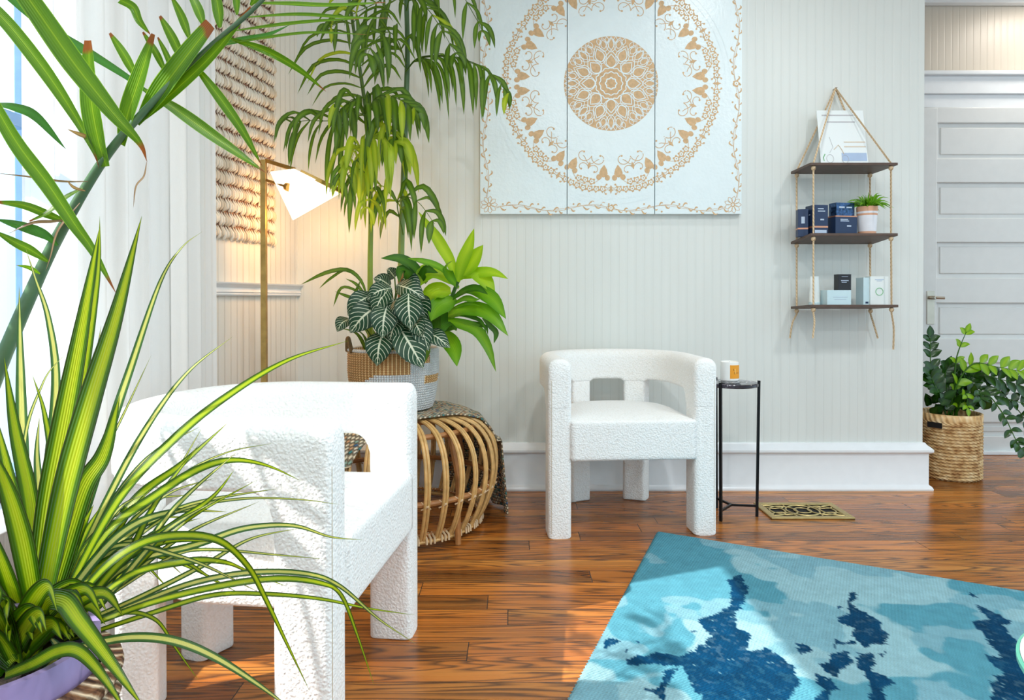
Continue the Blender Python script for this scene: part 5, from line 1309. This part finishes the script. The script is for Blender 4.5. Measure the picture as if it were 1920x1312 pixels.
fl_([(270, 168), (330, 205), (410, 262), (500, 325)], 24, .93, .98)
fl_([(362, 118), (410, 180), (455, 245), (492, 312)], 20, .92, .95)
fl_([(471, 6), (540, 8), (620, 11), (722, 5)], 20, tipw=.15, face=(0, -.7, .7)); fl_([(458, 33), (560, 28), (660, 34), (738, 34)], 16, face=(0, -.7, .7)); fl_([(440, 58), (520, 48), (600, 40), (684, 35)], 18, face=(0, -.7, .7)); fl_([(417, 82), (480, 74), (580, 62), (690, 65)], 14, face=(0, -.7, .7))
fl_([(395, 92), (440, 78), (500, 66), (545, 46)], 14, .95, 1.0, 1); fl_([(430, 72), (500, 96), (560, 130), (612, 172)], 15, .92, .98)
for b_, t_, w_ in (((356, 74), (322, -6), 16), ((382, 48), (352, -20), 18), ((413, 52), (398, -30), 22), ((445, 28), (436, -40), 16), ((257, 148), (206, 62), 18), ((312, 138), (268, 60), 14), ((345, 118), (300, 30), 20), ((470, 10), (500, -40), 14), ((330, 150), (296, 70), 12)):
    fl_([b_, ((b_[0] + t_[0]) / 2 + 3, (b_[1] + t_[1]) / 2), t_], w_, .92, .92, tipw=.25)
fl_([(225, 0), (250, 14), (262, 40), (283, 66)], 16, 1.0, 1.0, 0, base=.9)
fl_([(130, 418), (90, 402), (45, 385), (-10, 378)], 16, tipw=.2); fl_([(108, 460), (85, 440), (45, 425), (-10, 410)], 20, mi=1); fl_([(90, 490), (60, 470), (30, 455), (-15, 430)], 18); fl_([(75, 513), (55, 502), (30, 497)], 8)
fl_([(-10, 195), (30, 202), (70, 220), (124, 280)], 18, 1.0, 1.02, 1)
fl_([(155, 352), (120, 372), (90, 398), (55, 415)], 9, tipw=.3, mi=0); fl_([(128, 412), (100, 415), (60, 418), (15, 438)], 6, mi=2); fl_([(165, 340), (120, 340), (60, 332), (-10, 324)], 4, mi=2); fl_([(150, 380), (110, 430), (95, 480), (85, 510)], 5, mi=2); fl_([(275, 304), (270, 330), (255, 350), (250, 390)], 4, .86, .86, mi=2)
fl_([(160, 358), (140, 352), (125, 338)], 6, mi=2); fl_([(178, 262), (150, 252), (126, 242)], 8, mi=2)
M_dry = leafmat('dried_leaf', [(0, g(130, 96, 84)), (.5, g(180, 150, 120)), (1, g(130, 96, 84))], trans=.3)
# further fronds of the same palm, unseen, added to cut the sun on rug and chair
r2 = random.Random(77)
for top in ((-1.17, 1.16, 1.62), (-1.12, 1.02, 1.50), (-1.22, 1.30, 1.42), (-1.02, .92, 1.30), (-1.20, .80, 1.55)):
    top = Vector(top); b_ = Vector((-.99, .99, .30)); md_ = (b_ + top) / 2 + Vector((.02, -.05, .12)); tip = top + (top - b_) * .12 + Vector((.0, .05, -.12))
    R_ = spline([b_, md_, top, tip], 30); m_ = MB(); m_.tube(R_, [.008 - .006 * i / len(R_) for i in range(len(R_))], 6); m_.build('rachis', M_rach, fpp)
    for i in range(15):
        q = int((.42 + .56 * i / 14) * (len(R_) - 2)); tg = (R_[q + 1] - R_[q]).normalized()
        for f in (-1, 1):
            sd = Vector((.10, 1, 0)) * f; d = (tg * .75 + sd * .8).normalized(); l = .30 * r2.uniform(.8, 1.1) * (1 - .4 * i / 14)
            e1 = R_[q] + d * l * .5; e2 = R_[q] + d * l + Vector((0, 0, -l * .25))
            for e in (e1, e2):
                e.x = max(-1.26, min(e.x, -.80 * e.y))
                if e.y > 1.45: e.y = 1.45
            ff.leaf([R_[q], e1, e2], .026, (.7, -.5, .5), base=.3, seg=8)
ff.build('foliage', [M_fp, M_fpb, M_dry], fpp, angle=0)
m_ = MB(); m_.lathe([(.001, 0), (.13, 0), (.16, .26), (.16, .30), (.145, .30), (.14, .26), (.001, .26)], (-1.0, .99, 0), 32, cap=False); m_.build('pot', M_potw, fpp)

# ------------------------------------------------------------------ hall plant
HY = 3.62; hc = P(1780, 800, HY); hr = .149; hz = P(1780, 772, HY).z
M_hb = NT('twisted_straw'); co = M_hb.coord('UV'); s_ = M_hb.n('SeparateXYZ'); M_hb.set(s_.inputs[0], co)
a1 = M_hb.math('SINE', M_hb.math('ADD', M_hb.math('MULTIPLY', s_.outputs[0], 220), M_hb.math('MULTIPLY', s_.outputs[1], 260))); nn = M_hb.noise(M_hb.coord(), 25, 3)
M_hb.base(M_hb.ramp(M_hb.math('ADD', M_hb.math('MULTIPLY', a1, .05), nn), [(.3, g(170, 118, 66)), (.5, g(222, 180, 122)), (.75, g(244, 216, 170))])); M_hb.rough(.7); M_hb.bump(a1, .002); M_hb = M_hb.m
hb = thing('straw_basket', (hc.x, HY, 0), 'cylindrical coiled straw basket on the hall floor behind the wall end', 'basket')
m_ = MB(); pr = [(.001, 0), (hr * .92, 0)]
for i in range(17):
    for q in (0, .12, .3, .5, .7, .88): t = (i + q) / 17; pr.append((hr - .010 + .012 * math.sin(PI * q) ** .6, .004 + (hz - .045) * t))
pr += [(hr + .001, hz - .035), (hr + .001, hz), (hr - .006, hz + .002), (hr - .014, hz - .004), (hr - .016, hz - .06), (.001, hz - .06)]
m_.lathe(pr, (hc.x, HY, 0), 56, cap=False); m_.build('basket_body', M_hb, hb, angle=0)
ha = math.radians(212); m_ = MB(); m_.box((hc.x + (hr + .001) * math.cos(ha), HY + (hr + .001) * math.sin(ha), hz - .055), (.07, .008, .028), rz=ha + PI / 2); m_.build('handle_hole_shade', M_black, hb, smooth=False)  # black slab paints the shade inside the handle hole
M_zz = leafmat('glossy_dark_leaf', [(0, g(20, 56, 8)), (.5, g(44, 88, 18)), (1, g(20, 56, 8))], rough=.25, trans=.12, bumpy=False); M_zl = leafmat('fresh_green_leaf', [(0, g(116, 172, 12)), (.5, g(164, 206, 40)), (1, g(116, 172, 12))], rough=.3, trans=.35, bumpy=False)
zz = thing('leafy_houseplant', (hc.x, HY, hz - .055), 'glossy dark green leafy plant spilling from the hall straw basket', 'houseplant')
zf = MB(); zs = MB(); r2 = random.Random(12)
def zstem(pts, Ya, Yb, n, L_, wd, mi):
    N = len(pts); R_ = spline([Vector((hc.x + r2.uniform(-.04, .04), HY, hz - .055))] + [P(x, y, Ya + (Yb - Ya) * i / max(1, N - 1)) for i, (x, y) in enumerate(pts)], 26)
    zs.tube(R_, [.0055 - .004 * i / len(R_) for i in range(len(R_))], 6)
    for i in range(n):
        t = .28 + .72 * i / (n - 1); q = min(len(R_) - 2, int(t * (len(R_) - 1))); b_ = R_[q]; tg = (R_[q + 1] - R_[q]).normalized(); sd = tg.cross(Vector((0, -1, .3))).normalized()
        for f in (-1, 1):
            d = (tg * .6 + sd * f + Vector((0, r2.uniform(-.5, .1), r2.uniform(-.1, .3)))).normalized(); l = L_ * r2.uniform(.8, 1.1)
            tp = b_ + d * l
            if tp.y < YW + .17 and tp.x < XR + .04: continue
            zf.leaf([b_, b_ + d * l * .5 + Vector((0, 0, .006)), tp], wd * r2.uniform(.85, 1.1), (r2.uniform(-.3, .3), -1, .6), base=.25, peak=.45, seg=8, mi=mi)
    zf.leaf([R_[-1], R_[-1] + (R_[-1] - R_[-3]).normalized() * L_], wd, (0, -1, .5), base=.25, mi=mi, seg=8)
zstem([(1760, 740), (1746, 690), (1744, 632)], 3.66, 3.68, 8, .065, .042, 0)
zstem([(1790, 730), (1792, 680), (1800, 650), (1812, 622)], 3.60, 3.58, 4, .05, .03, 1)
zstem([(1795, 720), (1825, 682), (1870, 688), (1915, 696)], 3.58, 3.5, 8, .075, .04, 1)
zstem([(1800, 730), (1840, 705), (1880, 712), (1935, 730)], 3.62, 3.6, 9, .08, .048, 0)
zstem([(1800, 740), (1845, 735), (1880, 775), (1905, 825), (1922, 850)], 3.6, 3.5, 12, .06, .032, 0)
zstem([(1800, 740), (1850, 738), (1890, 748), (1940, 762)], 3.6, 3.6, 8, .06, .04, 0)
zstem([(1810, 740), (1860, 725), (1910, 770), (1935, 810)], 3.66, 3.66, 8, .06, .036, 0)
zstem([(1775, 740), (1772, 705), (1776, 690)], 3.66, 3.66, 6, .07, .05, 0); zstem([(1765, 745), (1752, 720), (1745, 700)], 3.6, 3.62, 6, .07, .05, 0)
zstem([(1795, 750), (1815, 725), (1826, 702)], 3.62, 3.6, 6, .07, .05, 0); zstem([(1800, 755), (1812, 740), (1815, 765)], 3.54, 3.5, 4, .045, .024, 1)
zstem([(1780, 745), (1790, 720), (1800, 700)], 3.7, 3.72, 6, .07, .05, 0); zstem([(1810, 750), (1835, 735), (1840, 748)], 3.55, 3.5, 4, .06, .035, 0)
for i in range(34):
    b_ = Vector((hc.x + r2.uniform(-.10, .11), HY + r2.uniform(-.10, .08), hz + r2.uniform(-.02, .10))); d = Vector((r2.uniform(-1, 1), r2.uniform(-1, .4), r2.uniform(.1, 1))).normalized(); zf.leaf([b_, b_ + d * .035, b_ + d * .07], .045, (r2.uniform(-.5, .5), -1, .6), base=.25, seg=8)
zf.build('foliage', [M_zz, M_zl], zz, angle=0); zs.build('stem', M_dk, zz)
m_ = MB(); m_.lathe([(.001, hz - .058), (hr - .02, hz - .058), (hr - .02, hz - .05), (.001, hz - .045)], (hc.x, HY, 0), 28, cap=False); m_.build('soil', M_soil, hb)

# ------------------------------------------------------------------ sub-parts: pieces that belong to a part
def under(root, part, *kids):
    cs = list(root.children); p = next(c for c in cs if c.name.split('.')[0] == part)
    for c in cs:
        if c.name.split('.')[0] in kids: c.parent = p
under(cd, 'jar', 'label', 'wick')
under(pk, 'basket_body', 'handle', 'soil')
under(hb, 'basket_body', 'handle_hole_shade', 'soil')
under(lv, 'basket_body', 'soil')
under(lampo, 'arm', 'socket')
under(sl, 'bottom_hoop', 'binding')
under(door, 'door_slab', 'door_handle', 'panel_field')
under(bk, 'cover', 'easel_back')
for ch_ in (chair, ch2):
    legs_ = [c for c in ch_.children if c.name.split('.')[0] == 'leg'][:2]
    for lg_, sm_ in zip(legs_, [c for c in ch_.children if c.name.split('.')[0] == 'seam']): sm_.parent = lg_
